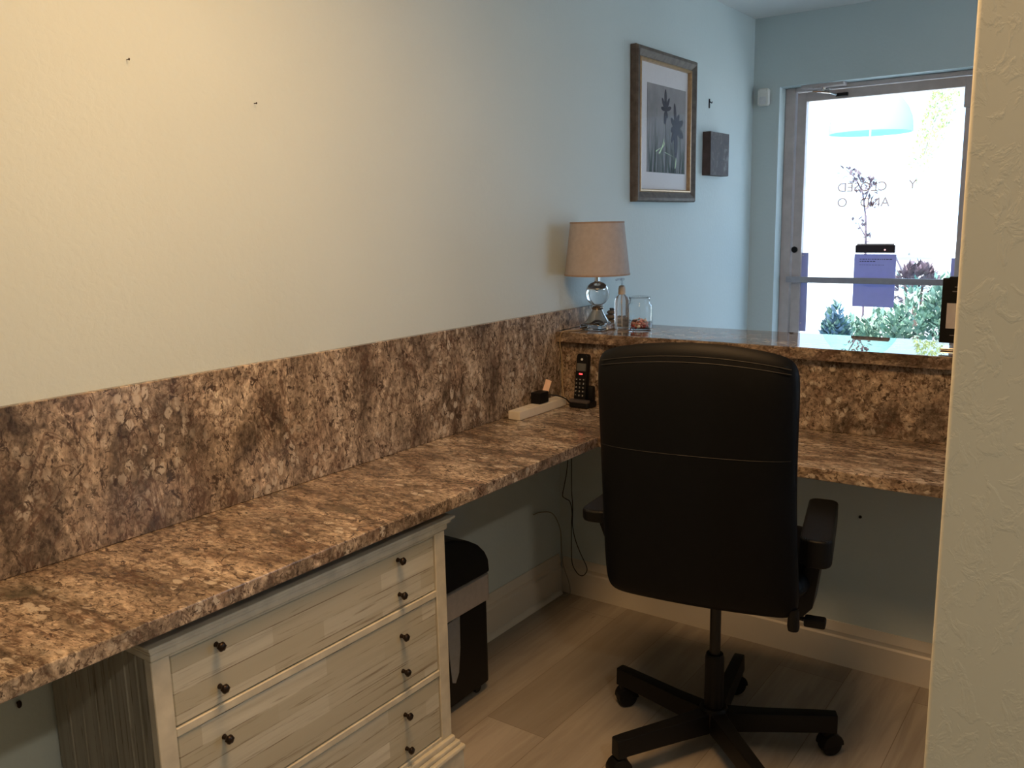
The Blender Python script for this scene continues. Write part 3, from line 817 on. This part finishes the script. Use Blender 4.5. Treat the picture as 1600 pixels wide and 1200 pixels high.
def candy_mesh(m):
    if m not in cmesh:
        t = lathe(B(), [(0.0001, -0.0045), (0.005, -0.004), (0.0078, -0.0015), (0.0078, 0.0015), (0.005, 0.004), (0.0001, 0.0045)], n=14)
        for s in (-1, 1):                   # twisted wrapper ends
            tube(t, [(s*0.0075, 0, 0), (s*0.0105, 0, 0), (s*0.014, 0, 0.001)], [0.0008, 0.0026, 0.0042], 6)
        me = D.meshes.new('candy'); bmesh.ops.recalc_face_normals(t, faces=t.faces); t.to_mesh(me); t.free(); me.materials.append(m)
        for p in me.polygons: p.use_smooth = True
        cmesh[m] = me
    return cmesh[m]
rc = random.Random(5)
for z, nn, rad in ((0.0125, 8, 0.026), (0.022, 8, 0.025), (0.0315, 5, 0.020)):
    for i in range(nn + (1 if z < 0.02 else 0)):
        m = rc.choice((M_c1, M_c2, M_c2, M_c3, M_c3, M_c4))
        o = D.objects.new('candy', candy_mesh(m)); COL.objects.link(o)
        a = 2*PI*i/nn+z*90; r = 0 if i == nn else rad
        o.location = (jx+r*math.cos(a), jy+r*math.sin(a), 1.02+z)
        o.rotation_euler = (rc.uniform(-0.35, 0.35), rc.uniform(-0.35, 0.35), rc.uniform(0, 6.28) if r == 0 else a+PI/2)
        tag(o, 'wrapped candy lying in the bottom of the glass jar', 'candy', 'wrapped candies in the jar')

M_peb = P('grey_pebble', (0.15, 0.15, 0.15), 0.6, grain=0.3); M_pebd = P('dark_pebble', (0.02, 0.02, 0.022), 0.45)
def pebble_stack(x, y, levels, label):
    o = thing('pebble_ornament', (x, y, 1.02), label, 'ornament')
    z = 1.0205
    for i, (r, h) in enumerate(levels):
        t = lathe(B(), [(r*math.sin(PI*k/10) if 0 < k < 10 else 0.0001, h/2-h/2*math.cos(PI*k/10)) for k in range(11)], (x+0.003*(-1)**i, y, z), 18)
        for v in t.verts: v.co.y = y+(v.co.y-y)*0.75
        obj('pebble', t, M_peb, o, smooth=60); z += h-0.002
    t = B()                                  # thin dark leaf-shaped cap
    for k in range(5):
        a = -0.5+k*0.35
        tube(t, [(x, y, z), (x+0.008*math.cos(a*2), y+0.006*math.sin(a*3), z+0.006), (x+0.016*math.cos(a*2), y+0.01*math.sin(a*3), z+0.003)], [0.002, 0.004, 0.0012], 6)
    obj('cap', t, M_pebd, o, label='dark leafy cap')
pebble_stack(0.122, 2.868, ((0.028, 0.026), (0.024, 0.022), (0.017, 0.018)), 'taller stacked pebble ornament right behind the lamp foot')
pebble_stack(0.160, 2.872, ((0.024, 0.022), (0.019, 0.016)), 'shorter stacked pebble ornament between the lamp and the pump bottle')

# ------------------------------------------------------------------ cordless phone on its cradle
ph = thing('cordless_phone', (0.148, 2.605, 0.76), 'black cordless phone standing in its charging cradle against the partition', 'phone')
cr = B()
prism(cr, rrect(0.112, 2.575, 0.196, 2.645, 0.014), 0.020, 'z', 0.7605, 0.004)
box(cr, (0.118, 2.618, 0.778), (0.190, 2.640, 0.835), 0.006)
obj('cradle', cr, M_blackplastic, ph, smooth=40)
rim = prism(B(), rrect(0.114, 2.5735, 0.194, 2.600, 0.010), 0.010, 'z', 0.7795, 0.003)
obj('cradle_rim', rim, M_phonegrey, ph, smooth=40, label='grey rim of the cradle')
MP = Matrix.Translation((0.147, 2.606, 0.782)) @ Matrix.Rotation(math.radians(-9), 4, 'X')
hs = prism(B(), [(x, z) for x, z in rrect(-0.0235, 0.0, 0.0235, 0.168, 0.010)], 0.024, 'y', -0.012, 0.004, M=MP)
hso = obj('handset', hs, M_blackplastic, ph, smooth=40)
obj('screen', bx((-0.019, -0.0135, 0.106), (0.019, -0.0115, 0.134), 0.002, 2, M=MP), M_lcd, hso, label='grey screen of the handset')
ep = lathe(B(), [(0.0001, 0), (0.0045, 0), (0.004, 0.0015), (0.0001, 0.002)], n=12, M=MP @ Matrix.Translation((0.0, -0.0118, 0.148)) @ R90)
obj('earpiece', ep, M_keyglyph, hso, label='small pale round earpiece')
obj('indicator_light', bx((-0.007, -0.0140, 0.0935), (0.007, -0.0115, 0.0985), 0.001, 1, M=MP), M_led, hso, label='glowing red indicator')
kw_ = [['1', '2', '3'], ['4', '5', '6'], ['7', '8', '9'], ['*', '0', '#']]
for r in range(5):
    for q in range(3):
        x, z = -0.0145+0.0145*q, 0.076-0.0142*r
        k = bx((x-0.0055, -0.0145, z-0.0045), (x+0.0055, -0.0115, z+0.0045), 0.0012, 1, M=MP)
        for f in k.faces: f.material_index = 0
        if r < 1: box(k, (x-0.002, -0.0152, z-0.001), (x+0.002, -0.0145, z+0.001), M=MP, mi=1)
        else:
            t = text_bm(kw_[r-1][q], 0.0085, MP @ Matrix(((1, 0, 0, x), (0, 0, 1, -0.0148), (0, 1, 0, z), (0, 0, 0, 1))), 0.0002)
            for f in t.faces: f.material_index = 1
            merge(k, t)
        obj('key', k, [M_blackmatte, M_keyglyph], hso, smooth=0)

# ------------------------------------------------------------------ power strip with adapter
pst = thing('power_strip', (0.067, 2.45, 0.76), 'cream power strip lying on the worktop against the backsplash', 'power strip')
obj('housing', bx((0.043, 2.306, 0.7605), (0.092, 2.600, 0.791), 0.004), M_stripplastic, pst, smooth=40)
for y in (2.345, 2.395, 2.445, 2.495, 2.545):
    s = B()
    box(s, (0.052, y-0.014, 0.7908), (0.083, y+0.014, 0.7918), 0.001, 1)
    box(s, (0.058, y-0.006, 0.7917), (0.0595, y+0.002, 0.7921)); box(s, (0.074, y-0.006, 0.7917), (0.0755, y+0.002, 0.7921))
    for f in s.faces[:] if hasattr(s.faces, '__getitem__') else s.faces: pass
    obj('outlet', s, M_stripplastic, pst, smooth=0)
ad = thing('power_adapter', (0.067, 2.465, 0.792), 'small black power adapter plugged into the cream power strip', 'power adapter')
obj('body', bx((0.047, 2.435, 0.7922), (0.087, 2.492, 0.832), 0.004), M_blackplastic, ad, smooth=40)
tg = bx((-0.0006, -0.011, 0), (0.0006, 0.011, 0.046), 0, M=Matrix.Translation((0.066, 2.500, 0.824)) @ Matrix.Rotation(-0.55, 4, 'X') @ Matrix.Rotation(-0.7, 4, 'Z'))
obj('tag', tg, M_tagpaper, ad, smooth=0, label='tan and pink paper tag on the plug')
obj('cord', tube(B(), [(0.07, 2.490, 0.815), (0.078, 2.515, 0.812), (0.090, 2.545, 0.805), (0.104, 2.575, 0.790), (0.106, 2.60, 0.770), (0.112, 2.63, 0.7635)], 0.0025, 8, 6), M_cord, ad)

# ------------------------------------------------------------------ cable hanging under the counter
cab = [(0.071, 2.640, 0.7265), (0.070, 2.64, 0.566), (0.064, 2.64, 0.499), (0.049, 2.645, 0.439), (0.038, 2.65, 0.397), (0.054, 2.65, 0.387), (0.071, 2.65, 0.378), (0.079, 2.65, 0.339), (0.076, 2.65, 0.283), (0.076, 2.65, 0.15), (0.094, 2.65, 0.108), (0.117, 2.65, 0.095), (0.136, 2.65, 0.108), (0.142, 2.65, 0.134), (0.115, 2.65, 0.184), (0.093, 2.65, 0.233), (0.081, 2.65, 0.288), (0.084, 2.647, 0.365), (0.081, 2.645, 0.439), (0.085, 2.64, 0.566), (0.085, 2.64, 0.7265)]
obj('cable', tube(B(), cab, 0.0018, 8, 6), M_cord, label='thin black cable hanging in a loop from the worktop in the corner', cat='cable')
obj('cable', tube(B(), [(0.045, 2.615, 0.004), (0.055, 2.635, 0.006), (0.068, 2.648, 0.012), (0.060, 2.655, 0.05), (0.03, 2.66, 0.12), (0.024, 2.66, 0.18), (0.022, 2.655, 0.26), (0.012, 2.62, 0.33), (0.006, 2.55, 0.355), (0.006, 2.50, 0.36)], 0.0016, 8, 6),
    P('grey_brown_cable', (0.22, 0.21, 0.16), 0.5), label='brown-grey cable on the floor in the corner below the worktop', cat='cable')

# ------------------------------------------------------------------ pictures and small things on the left wall
FY0, FY1, FZ0, FZ1 = 3.247, 3.822, 1.488, 2.104
pf = thing('framed_picture', (0.0, (FY0+FY1)/2, FZ0), 'antique silver and gold framed picture of dark irises on the left wall', 'picture')
def frame_ring(bm, y0, z0, y1, z1, prof, mi=0):
    """prof: (inset, height off the wall) swept round a rectangle with mitred corners"""
    t = bmesh.new(); rings = []
    for ins, h in prof:
        rings.append([t.verts.new((h, y0+ins, z0+ins)), t.verts.new((h, y1-ins, z0+ins)), t.verts.new((h, y1-ins, z1-ins)), t.verts.new((h, y0+ins, z1-ins))])
    for a, b in zip(rings, rings[1:]):
        for i in range(4): t.faces.new((a[i], a[(i+1) % 4], b[(i+1) % 4], b[i]))
    for f in t.faces: f.material_index = mi
    merge(bm, t); return bm
fb = frame_ring(B(), FY0, FZ0, FY1, FZ1, [(0, 0.001), (0, 0.026), (0.005, 0.034), (0.016, 0.036), (0.026, 0.031), (0.034, 0.024), (0.040, 0.022), (0.041, 0.001)])
obj('frame', fb, M_frame, pf, smooth=25)
fi = frame_ring(B(), FY0+0.040, FZ0+0.040, FY1-0.040, FZ1-0.040, [(0, 0.001), (0, 0.022), (0.004, 0.027), (0.009, 0.027), (0.013, 0.021), (0.014, 0.001)])
obj('inner_bead', fi, M_frame_gold, pf, smooth=25, label='gilt inner bead of the frame')
obj('mat_board', bx((0.001, FY0+0.050, FZ0+0.050), (0.010, FY1-0.050, FZ1-0.050)), M_matboard, pf, smooth=0, label='off-white mat around the print')
AY0, AY1, AZ0, AZ1 = 3.375, 3.748, 1.612, 1.972
m, nt, b = mat('misty_grey_print')
v_ = mapping(nt)
g1 = noise(nt, v_, 7, 5, 0.6)
cc = ramp(nt, g1, [(0.3, (0.17, 0.16, 0.17)), (0.7, (0.31, 0.29, 0.30))])
sz = nt.nodes.new('ShaderNodeSeparateXYZ'); nt.links.new(v_, sz.inputs[0])
lowz = nt.nodes.new('ShaderNodeMapRange'); lowz.inputs[1].default_value = 0.42; lowz.inputs[2].default_value = 0.12; lowz.clamp = True
nt.links.new(sz.outputs['Z'], lowz.inputs[0])
grass = noise(nt, mapping(nt, (1, 9, 0.8)), 9, 4, 0.6, 0.5)
gm = mixc(nt, 1.0, ramp(nt, grass, [(0.40, (0, 0, 0)), (0.60, (1, 1, 1))]), lowz.outputs[0], 'MULTIPLY')
cc = mixc(nt, gm, cc, (0.045, 0.060, 0.045))
nt.links.new(cc, b.inputs['Base Color']); b.inputs['Roughness'].default_value = 0.7
pt = obj('print', bx((0.010, AY0, AZ0), (0.0112, AY1, AZ1)), m, pf, smooth=0, label='misty grey print with green grass and dark flowers')
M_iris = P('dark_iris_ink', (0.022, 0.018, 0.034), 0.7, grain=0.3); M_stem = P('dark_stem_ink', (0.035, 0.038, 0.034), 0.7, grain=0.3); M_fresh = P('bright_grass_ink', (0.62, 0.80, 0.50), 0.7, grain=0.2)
def flat(pts, h=0.0003, base=0.0113): return prism(B(), pts, h, 'x', base)
AW, AH = AY1-AY0, AZ1-AZ0
def A(u, w): return (AY0+u*AW, AZ0+w*AH)
def blade(p0, p1, w, bend=0.0):
    L = []; Rr = []
    for i in range(7):
        k = i/6; y = p0[0]+(p1[0]-p0[0])*k+bend*math.sin(PI*k); z = p0[1]+(p1[1]-p0[1])*k
        ww = w*(1-k)**0.6*0.5+0.0004
        L.append((y-ww, z)); Rr.append((y+ww, z))
    return L+Rr[::-1]
stems = B()
for p0, p1, w, bd_ in ((A(0.47, 0.0), A(0.45, 0.72), 0.009, 0.006), (A(0.74, 0.0), A(0.78, 0.60), 0.012, -0.004), (A(0.86, 0.0), A(0.84, 0.62), 0.010, 0.004), (A(0.17, 0.0), A(0.20, 0.62), 0.006, 0.004), (A(0.62, 0.0), A(0.66, 0.50), 0.006, -0.004), (A(0.27, 0.0), A(0.24, 0.45), 0.005, 0.006)):
    prism(stems, blade(p0, p1, w, bd_), 0.0003, 'x', 0.0113)
obj('stems', stems, M_stem, pt, smooth=0)
def petals(cu, cw, sc, sets):
    t = B()
    for k, (ang, ln, wd) in enumerate(sets):
        a = math.radians(ang); p0 = A(cu, cw); pts = []
        for i in range(14):
            q = 2*PI*i/14; u = (math.cos(q)+1)/2*ln*sc; v2 = math.sin(q)*wd*sc*0.5
            pts.append((p0[0]+u*math.cos(a)-v2*math.sin(a), p0[1]+u*math.sin(a)+v2*math.cos(a)))
        prism(t, pts, 0.0003+0.00004*k, 'x', 0.0116)
    return t
obj('iris_flower', petals(0.46, 0.73, 0.075, ((92, 1.15, 0.30), (55, 0.85, 0.26), (128, 0.8, 0.26), (15, 0.75, 0.24), (172, 0.6, 0.22), (300, 0.5, 0.22), (262, 0.8, 0.34))), M_iris, pt, smooth=0)
obj('iris_flower', petals(0.73, 0.54, 0.085, ((98, 1.25, 0.30), (62, 0.8, 0.32), (24, 0.95, 0.36), (335, 1.0, 0.42), (195, 0.6, 0.30), (272, 1.5, 0.42), (236, 0.9, 0.3), (142, 0.75, 0.28))), M_iris, pt, smooth=0)
gr = B(); rg = random.Random(3)
for i in range(26):
    u = rg.uniform(0.04, 0.96); prism(gr, blade(A(u, 0.0), A(min(0.98, max(0.02, u+rg.uniform(-0.07, 0.07))), rg.uniform(0.1, 0.42)), rg.uniform(0.004, 0.010), rg.uniform(-0.006, 0.006)), 0.0003, 'x', 0.0113)
obj('grass', gr, P('dark_grass_ink', (0.03, 0.05, 0.028), 0.7, grain=0.3), pt, smooth=0)
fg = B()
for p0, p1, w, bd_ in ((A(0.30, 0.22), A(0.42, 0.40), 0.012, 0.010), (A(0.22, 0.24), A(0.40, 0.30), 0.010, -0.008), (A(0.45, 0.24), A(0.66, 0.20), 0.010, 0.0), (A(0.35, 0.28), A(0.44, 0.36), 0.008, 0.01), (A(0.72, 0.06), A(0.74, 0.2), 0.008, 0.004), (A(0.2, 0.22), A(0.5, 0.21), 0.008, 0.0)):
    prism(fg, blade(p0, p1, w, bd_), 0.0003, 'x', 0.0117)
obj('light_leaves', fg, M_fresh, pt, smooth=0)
obj('glass', bx((0.0135, FY0+0.050, FZ0+0.050), (0.0150, FY1-0.050, FZ1-0.050)), M_picglass, pf, smooth=0)

m, nt, b = mat('dark_mottled_canvas')
n1 = noise(nt, mapping(nt), 14, 5, 0.65, 1.0)
c1 = ramp(nt, n1, [(0.35, (0.045, 0.042, 0.05)), (0.55, (0.085, 0.07, 0.07)), (0.66, (0.16, 0.15, 0.16)), (0.75, (0.30, 0.29, 0.30))])
nt.links.new(c1, b.inputs['Base Color']); b.inputs['Roughness'].default_value = 0.7
pq = thing('wall_plaque', (0.0, 4.07, 1.614), 'small thick dark mottled block hung beside the framed picture', 'wall plaque')
obj('block', bx((0.001, 3.962, 1.614), (0.041, 4.183, 1.814), 0.002), P('brown_plaque_edge', (0.085, 0.058, 0.052), 0.7, grain=0.35, gscale=18), pq)
obj('face', bx((0.041, 3.963, 1.615), (0.0425, 4.182, 1.813)), m, pq, smooth=0, label='dark mottled face')

def nail(y, z, label, s=1.0, x=-0.001):
    t = lathe(B(), [(0.0001, 0), (0.0012*s, 0), (0.0012*s, 0.009), (0.0032*s, 0.010), (0.0028*s, 0.0115), (0.0001, 0.012)], n=10, M=Matrix.Translation((x, y, z)) @ Matrix.Rotation(PI/2, 4, 'Y'))
    for v in t.verts: v.co.z = z+(v.co.z-z)*1.7
    return obj('wall_fastener', t, M_bronze, label=label, cat='nail')
nail(1.058, 1.763, 'small dark nail high on the bare left wall, nearer the camera', 0.5)
nail(1.375, 1.705, 'small dark nail on the bare left wall, farther and lower of the two', 0.45)
hk = B()
box(hk, (0.0005, 4.026, 1.926), (0.004, 4.036, 1.968), 0.001, 1)
tube(hk, [(0.004, 4.031, 1.955), (0.014, 4.031, 1.948), (0.016, 4.031, 1.955)], 0.003, 6)
obj('picture_hook', hk, M_blackplastic, label='small empty dark picture hook above the mottled block', cat='hook')
nail(0.687, 0.495, 'dark bolt head on the left wall under the worktop by the chest of drawers', 1.6)  # a bolt head, built from the nail mesh
t = lathe(B(), [(0.0001, 0), (0.005, 0), (0.004, 0.004), (0.0001, 0.005)], n=12, M=Matrix.Translation((1.101, 2.69, 0.498)) @ R90)
obj('screw', t, M_bronze, label='dark screw head on the partition below the counter, right of the chair', cat='screw')

ms = thing('motion_detector', (0.06, YF, 1.978), 'white rounded motion sensor high on the front wall by the door', 'sensor')
sn = prism(B(), rrect(0.034, 1.978, 0.092, 2.066, 0.014), 0.034, 'y', YF-0.0345, 0.006)
obj('housing', sn, M_whiteplastic, ms, smooth=50)
obj('lens', prism(B(), rrect(0.044, 1.986, 0.082, 2.025, 0.008), 0.003, 'y', YF-0.0365, 0.001), P('milky_lens', (0.70, 0.70, 0.70), 0.3), ms, smooth=50)

# ------------------------------------------------------------------ display stand on the ledge by the near wall
dp = thing('display_stand', (1.40, 2.80, 1.02), 'black tabletop display with a pale panel on the ledge, half behind the near wall', 'display')
shell = prism(B(), [(1.272, 1.040), (1.53, 1.040), (1.53, 1.234), (1.290, 1.234), (1.288, 1.229), (1.272, 1.229)], 0.026, 'y', 2.785, 0.002)
obj('shell', shell, M_blackplastic, dp, smooth=30)
obj('panel', bx((1.288, 2.7835, 1.083), (1.47, 2.7855, 1.157), 0.0005, 1), P('pale_grey_panel', (0.50, 0.47, 0.46), 0.5), dp, smooth=0, label='pale grey panel')
M_gp = P('grey_print', (0.16, 0.15, 0.15), 0.6)
for z, x0, l in ((1.203, 1.305, 0.05), (1.190, 1.300, 0.04), (1.217, 1.318, 0.02), (1.062, 1.30, 0.05)):
    obj('printed_line', bx((x0, 2.7840, z), (x0+l, 2.7852, z+0.0025)), M_gp, dp, smooth=0)
ft = bx((1.280, 2.765, 1.0205), (1.51, 2.835, 1.027), 0.002)
box(ft, (1.36, 2.792, 1.026), (1.42, 2.806, 1.042), 0.001, 1)
obj('foot', ft, M_chrome, dp)

# ------------------------------------------------------------------ outside the door
g = struct('ground', bx((-40, -10, -0.25), (30, 60, -0.11)), P('sunlit_concrete', (0.62, 0.62, 0.60), 0.9, grain=0.05, gscale=3))
rl = random.Random(11)
def leaf(bm, p, d, up, ln, w, mi=0):
    d = d.normalized(); s = d.cross(up)
    if s.length < 1e-3: s = Vector((1, 0, 0))
    s.normalize(); n = s.cross(d).normalized()
    a = bm.verts.new(p); b = bm.verts.new(p+d*ln*0.45+s*w*0.5+n*ln*0.06); c = bm.verts.new(p+d*ln); e = bm.verts.new(p+d*ln*0.45-s*w*0.5+n*ln*0.06)
    f1 = bm.faces.new((a, b, c)); f2 = bm.faces.new((a, c, e)); f1.material_index = f2.material_index = mi
def rdir(zb=0.2):
    return Vector((rl.uniform(-1, 1), rl.uniform(-1, 1), rl.uniform(-0.5, 1)+zb)).normalized()
M_h1 = leafmat('hedge_leaf', (0.135, 0.25, 0.20)); M_h2 = leafmat('hedge_leaf_light', (0.30, 0.43, 0.33)); M_h3 = leafmat('blue_shrub_leaf', (0.13, 0.22, 0.30))
M_twig = P('twig_bark', (0.10, 0.07, 0.055), 0.8); M_purple = leafmat('purple_leaf', (0.13, 0.095, 0.12)); M_lime = leafmat('lime_leaf', (0.50, 0.58, 0.27)); M_teal = leafmat('teal_frond', (0.13, 0.30, 0.27))
def bush(name, label, boxes, mats, n, cat='bush', ln=(0.035, 0.075)):
    o = thing(name, (boxes[0][0], boxes[0][1], -0.05), label, cat)
    t = B()
    for i in range(n):
        cx, cy, cz, rx, ry, rz = rl.choice(boxes)
        d = rdir(0.0); q = rl.uniform(0.72, 1.0)
        p = Vector((cx+d.x*rx*q, cy+d.y*ry*q, max(-0.03, cz+d.z*rz*q)))
        L = rl.uniform(*ln)
        leaf(t, p, (d+rdir()*0.9), Vector((0, 0, 1)), L, L*0.55, rl.randrange(len(mats)))
    obj('foliage', t, mats, o, smooth=0)
    s = B()
    for cx, cy, cz, rx, ry, rz in boxes:
        for k in range(3):
            a = rl.uniform(0, 6.28)
            tube(s, [(cx+0.05*math.cos(a), cy+0.05*math.sin(a), -0.06), (cx+rx*0.3*math.cos(a), cy+ry*0.3*math.sin(a), cz*0.6), (cx+rx*0.6*math.cos(a), cy+ry*0.6*math.sin(a), cz+rz*0.5)], [0.014, 0.009, 0.004], 6)
    obj('stem', s, M_twig, o)
    return o
bush('hedge', 'green leafy hedge outside the door, seen below the push bar', [(0.06, 6.5, 0.32, 0.20, 0.24, 0.36), (0.26, 6.55, 0.36, 0.24, 0.26, 0.38), (0.48, 6.5, 0.44, 0.24, 0.26, 0.44), (0.70, 6.5, 0.54, 0.20, 0.24, 0.50), (0.92, 6.5, 0.56, 0.24, 0.25, 0.50)], [M_h1, M_h2, M_h2], 6500, 'hedge')
bush('shrub', 'blue-green shrub outside at the lock side of the door glass', [(0.085, 5.98, 0.40, 0.095, 0.11, 0.43)], [M_h3, M_h3, M_h1], 1100, 'shrub')
# dark-leaved shrub behind the hedge
dk = thing('purple_shrub', (0.40, 7.08, -0.05), 'dark purple-leaved shrub rising behind the hedge outside', 'shrub')
t = B()
for i in range(260):
    d = rdir(); p = Vector((0.365+d.x*0.145, 7.08+d.y*0.12, 0.80+d.z*0.21)); leaf(t, p, d+rdir()*0.6, Vector((0, 0, 1)), rl.uniform(0.05, 0.10), rl.uniform(0.03, 0.05))
obj('foliage', t, M_purple, dk, smooth=0)
s = B()
for a in range(5): tube(s, [(0.385, 7.08, -0.06), (0.375+0.05*math.cos(a*1.3), 7.08+0.05*math.sin(a*1.3), 0.45), (0.365+0.10*math.cos(a*1.3), 7.08+0.08*math.sin(a*1.3), 0.88)], [0.015, 0.010, 0.005], 6)
obj('stem', s, M_twig, dk)
# strappy palm-like plant
pa = thing('palm_plant', (0.30, 7.62, -0.05), 'palm-like plant with long strappy leaves right of the paper notice', 'plant')
t = B()
for i in range(26):
    a = i*2.4; e = rl.uniform(0.15, 0.9); L = rl.uniform(0.22, 0.34)
    h = Vector((math.cos(a), math.sin(a)*0.6, 0))
    p0 = Vector((0.24, 7.62, 0.78)); p1 = p0+h*L*0.55+Vector((0, 0, e*L)); p2 = p0+h*L*1.05+Vector((0, 0, e*L*1.05-0.03))
    sd_ = Vector((-h.y, h.x, 0)).normalized()*0.020
    A0, A1 = t.verts.new(p0-sd_*0.6), t.verts.new(p0+sd_*0.6); B0, B1 = t.verts.new(p1-sd_), t.verts.new(p1+sd_); Cc = t.verts.new(p2)
    f1 = t.faces.new((A0, A1, B1, B0)); f2 = t.faces.new((B0, B1, Cc)); f1.material_index = f2.material_index = i % 3 == 0
obj('frond', t, [M_teal, M_purple], pa, smooth=0)
obj('stem', tube(B(), [(0.30, 7.62, -0.06), (0.28, 7.62, 0.4), (0.24, 7.62, 0.80)], [0.03, 0.026, 0.02], 8), M_twig, pa)
# slender young tree in line with the door
TX, TY, TS = 0.012, 6.98, 1.1
yt = thing('young_tree', (TX, TY, -0.05), 'slender young tree with sparse purple leaves outside behind the door lettering', 'tree')
def tp(dx, z, dy=0.0): return (TX+dx*TS, TY+dy, z)
s = B()
tube(s, [tp(0, -0.06), tp(0.002, 0.7), tp(-0.002, 1.20), tp(-0.012, 1.40), tp(-0.040, 1.574), tp(-0.09, 1.684), tp(-0.155, 1.75)], [0.009, 0.009, 0.009, 0.007, 0.006, 0.004, 0.002], 7)
tube(s, [tp(-0.030, 1.508), tp(0, 1.596), tp(0.025, 1.64)], [0.006, 0.004, 0.002], 6)
tube(s, [tp(-0.002, 1.244), tp(-0.04, 1.31), tp(-0.06, 1.354)], [0.006, 0.004, 0.002], 6)
obj('trunk', s, M_purple, yt)
t = B()
for cx, cz, r, n in ((-0.15, 1.728, 0.04, 16), (-0.105, 1.679, 0.05, 26), (-0.07, 1.64, 0.045, 18), (-0.005, 1.635, 0.045, 26), (0.025, 1.607, 0.038, 18), (-0.05, 1.563, 0.033, 10), (0.01, 1.508, 0.033, 7), (0.035, 1.464, 0.04, 10), (-0.07, 1.354, 0.033, 7), (-0.035, 1.321, 0.04, 8), (0, 1.228, 0.024, 14)):
    for i in range(n):
        d = rdir(0); leaf(t, Vector(tp(cx, cz))+d*r, d+rdir(), Vector((0, 0, 1)), rl.uniform(0.03, 0.055), rl.uniform(0.018, 0.028))
obj('foliage', t, M_purple, yt, smooth=0)
# far things: a patio umbrella and a tree
def umbrella(x, y, z0, z1, r, m, label):
    o = thing('patio_umbrella', (x, y, -0.05), label, 'umbrella')
    t = B(); n = 8; nr = 6
    prof = [(r*math.sin(k/nr*PI/2), z0+(z1-z0)*math.cos(k/nr*PI/2)) for k in range(nr+1)]
    lathe(t, prof + [(r, z0-0.14), (r-0.02, z0-0.14), (r-0.02, z0-0.01)] + [(q[0]*0.985, q[1]-0.02) for q in prof[::-1]], (x, y, 0), 24, cap=False)
    obj('canopy', t, m, o, smooth=40)
    obj('pole', tube(B(), [(x, y, -0.06), (x, y, z1)], 0.03, 8), M_whiteplastic, o)
umbrella(-5.75, 30, 4.08, 5.34, 1.25, P('turquoise_canvas', (0.245, 0.57, 0.50), 0.8), 'turquoise patio umbrella far outside, upper middle of the door glass')
ft_ = thing('tall_tree', (-4.95, 34, -0.05), 'thin lime-green tree far outside at the right of the door glass', 'tree')
t = B()
for i in range(900):
    k = rl.random()**0.7; d = rdir(0)
    p = Vector((-5.10+0.95*k+d.x*0.45, 34+d.y*0.45, 2.75+3.2*k+d.z*0.35)); leaf(t, p, d+rdir(), Vector((0, 0, 1)), rl.uniform(0.11, 0.22), rl.uniform(0.07, 0.11))
obj('foliage', t, M_lime, ft_, smooth=0)
obj('trunk', tube(B(), [(-5.2, 34, -0.06), (-5.10, 34, 2.75), (-4.5, 34, 5.0)], [0.05, 0.035, 0.015], 8), P('pale_bark', (0.45, 0.40, 0.34), 0.8), ft_)

# ------------------------------------------------------------------ light
w = D.worlds.new('sky'); S.world = w; w.use_nodes = True
bg = w.node_tree.nodes['Background']
bg.inputs['Color'].default_value = (0.50, 0.73, 1.0, 1); bg.inputs['Strength'].default_value = 3.15

def portal(name, loc, rot, sx, sy):
    l = D.lights.new(name, 'AREA'); l.shape = 'RECTANGLE'; l.size = sx; l.size_y = sy
    l.cycles.is_portal = True
    o = D.objects.new(name, l); COL.objects.link(o); o.location = loc; o.rotation_euler = rot
portal('door_portal', ((DX0+DX1)/2, YF+T+0.02, DZ1/2), (-PI/2, 0, 0), DX1-DX0, DZ1)
portal('added_window_portal', (XR+0.14, (WY0+WY1)/2, (WZ0+WZ1)/2), (PI/2, 0, PI/2), WY1-WY0, WZ1-WZ0)

def ceiling_lamp(name, x, y, power, col, size=0.14):
    l = D.lights.new(name, 'AREA'); l.shape = 'DISK'; l.size = size; l.energy = power; l.color = col
    o = D.objects.new(name, l); COL.objects.link(o); o.location = (x, y, CH-0.012)
ceiling_lamp('unseen_ceiling_light', 1.02, 1.02, 33.5, (1.0, 0.58, 0.255), 0.7)
ceiling_lamp('unseen_ceiling_light', 2.6, -0.2, 17, (1.0, 0.87, 0.68))  # unseen lamp, placed and tuned to light the near wall
sun = D.lights.new('sun', 'SUN'); sun.energy = 12.0; sun.angle = 0.01; sun.color = (1.0, 0.97, 0.92)
so = D.objects.new('sun', sun); COL.objects.link(so); so.rotation_euler = (math.radians(32), 0, math.radians(-8)); so.location = (0, 0, 10)

S.view_settings.view_transform = 'Standard'
S.view_settings.look = 'None'
S.view_settings.exposure = 0.0
S.view_settings.gamma = 1.0
S.view_settings.use_curve_mapping = False
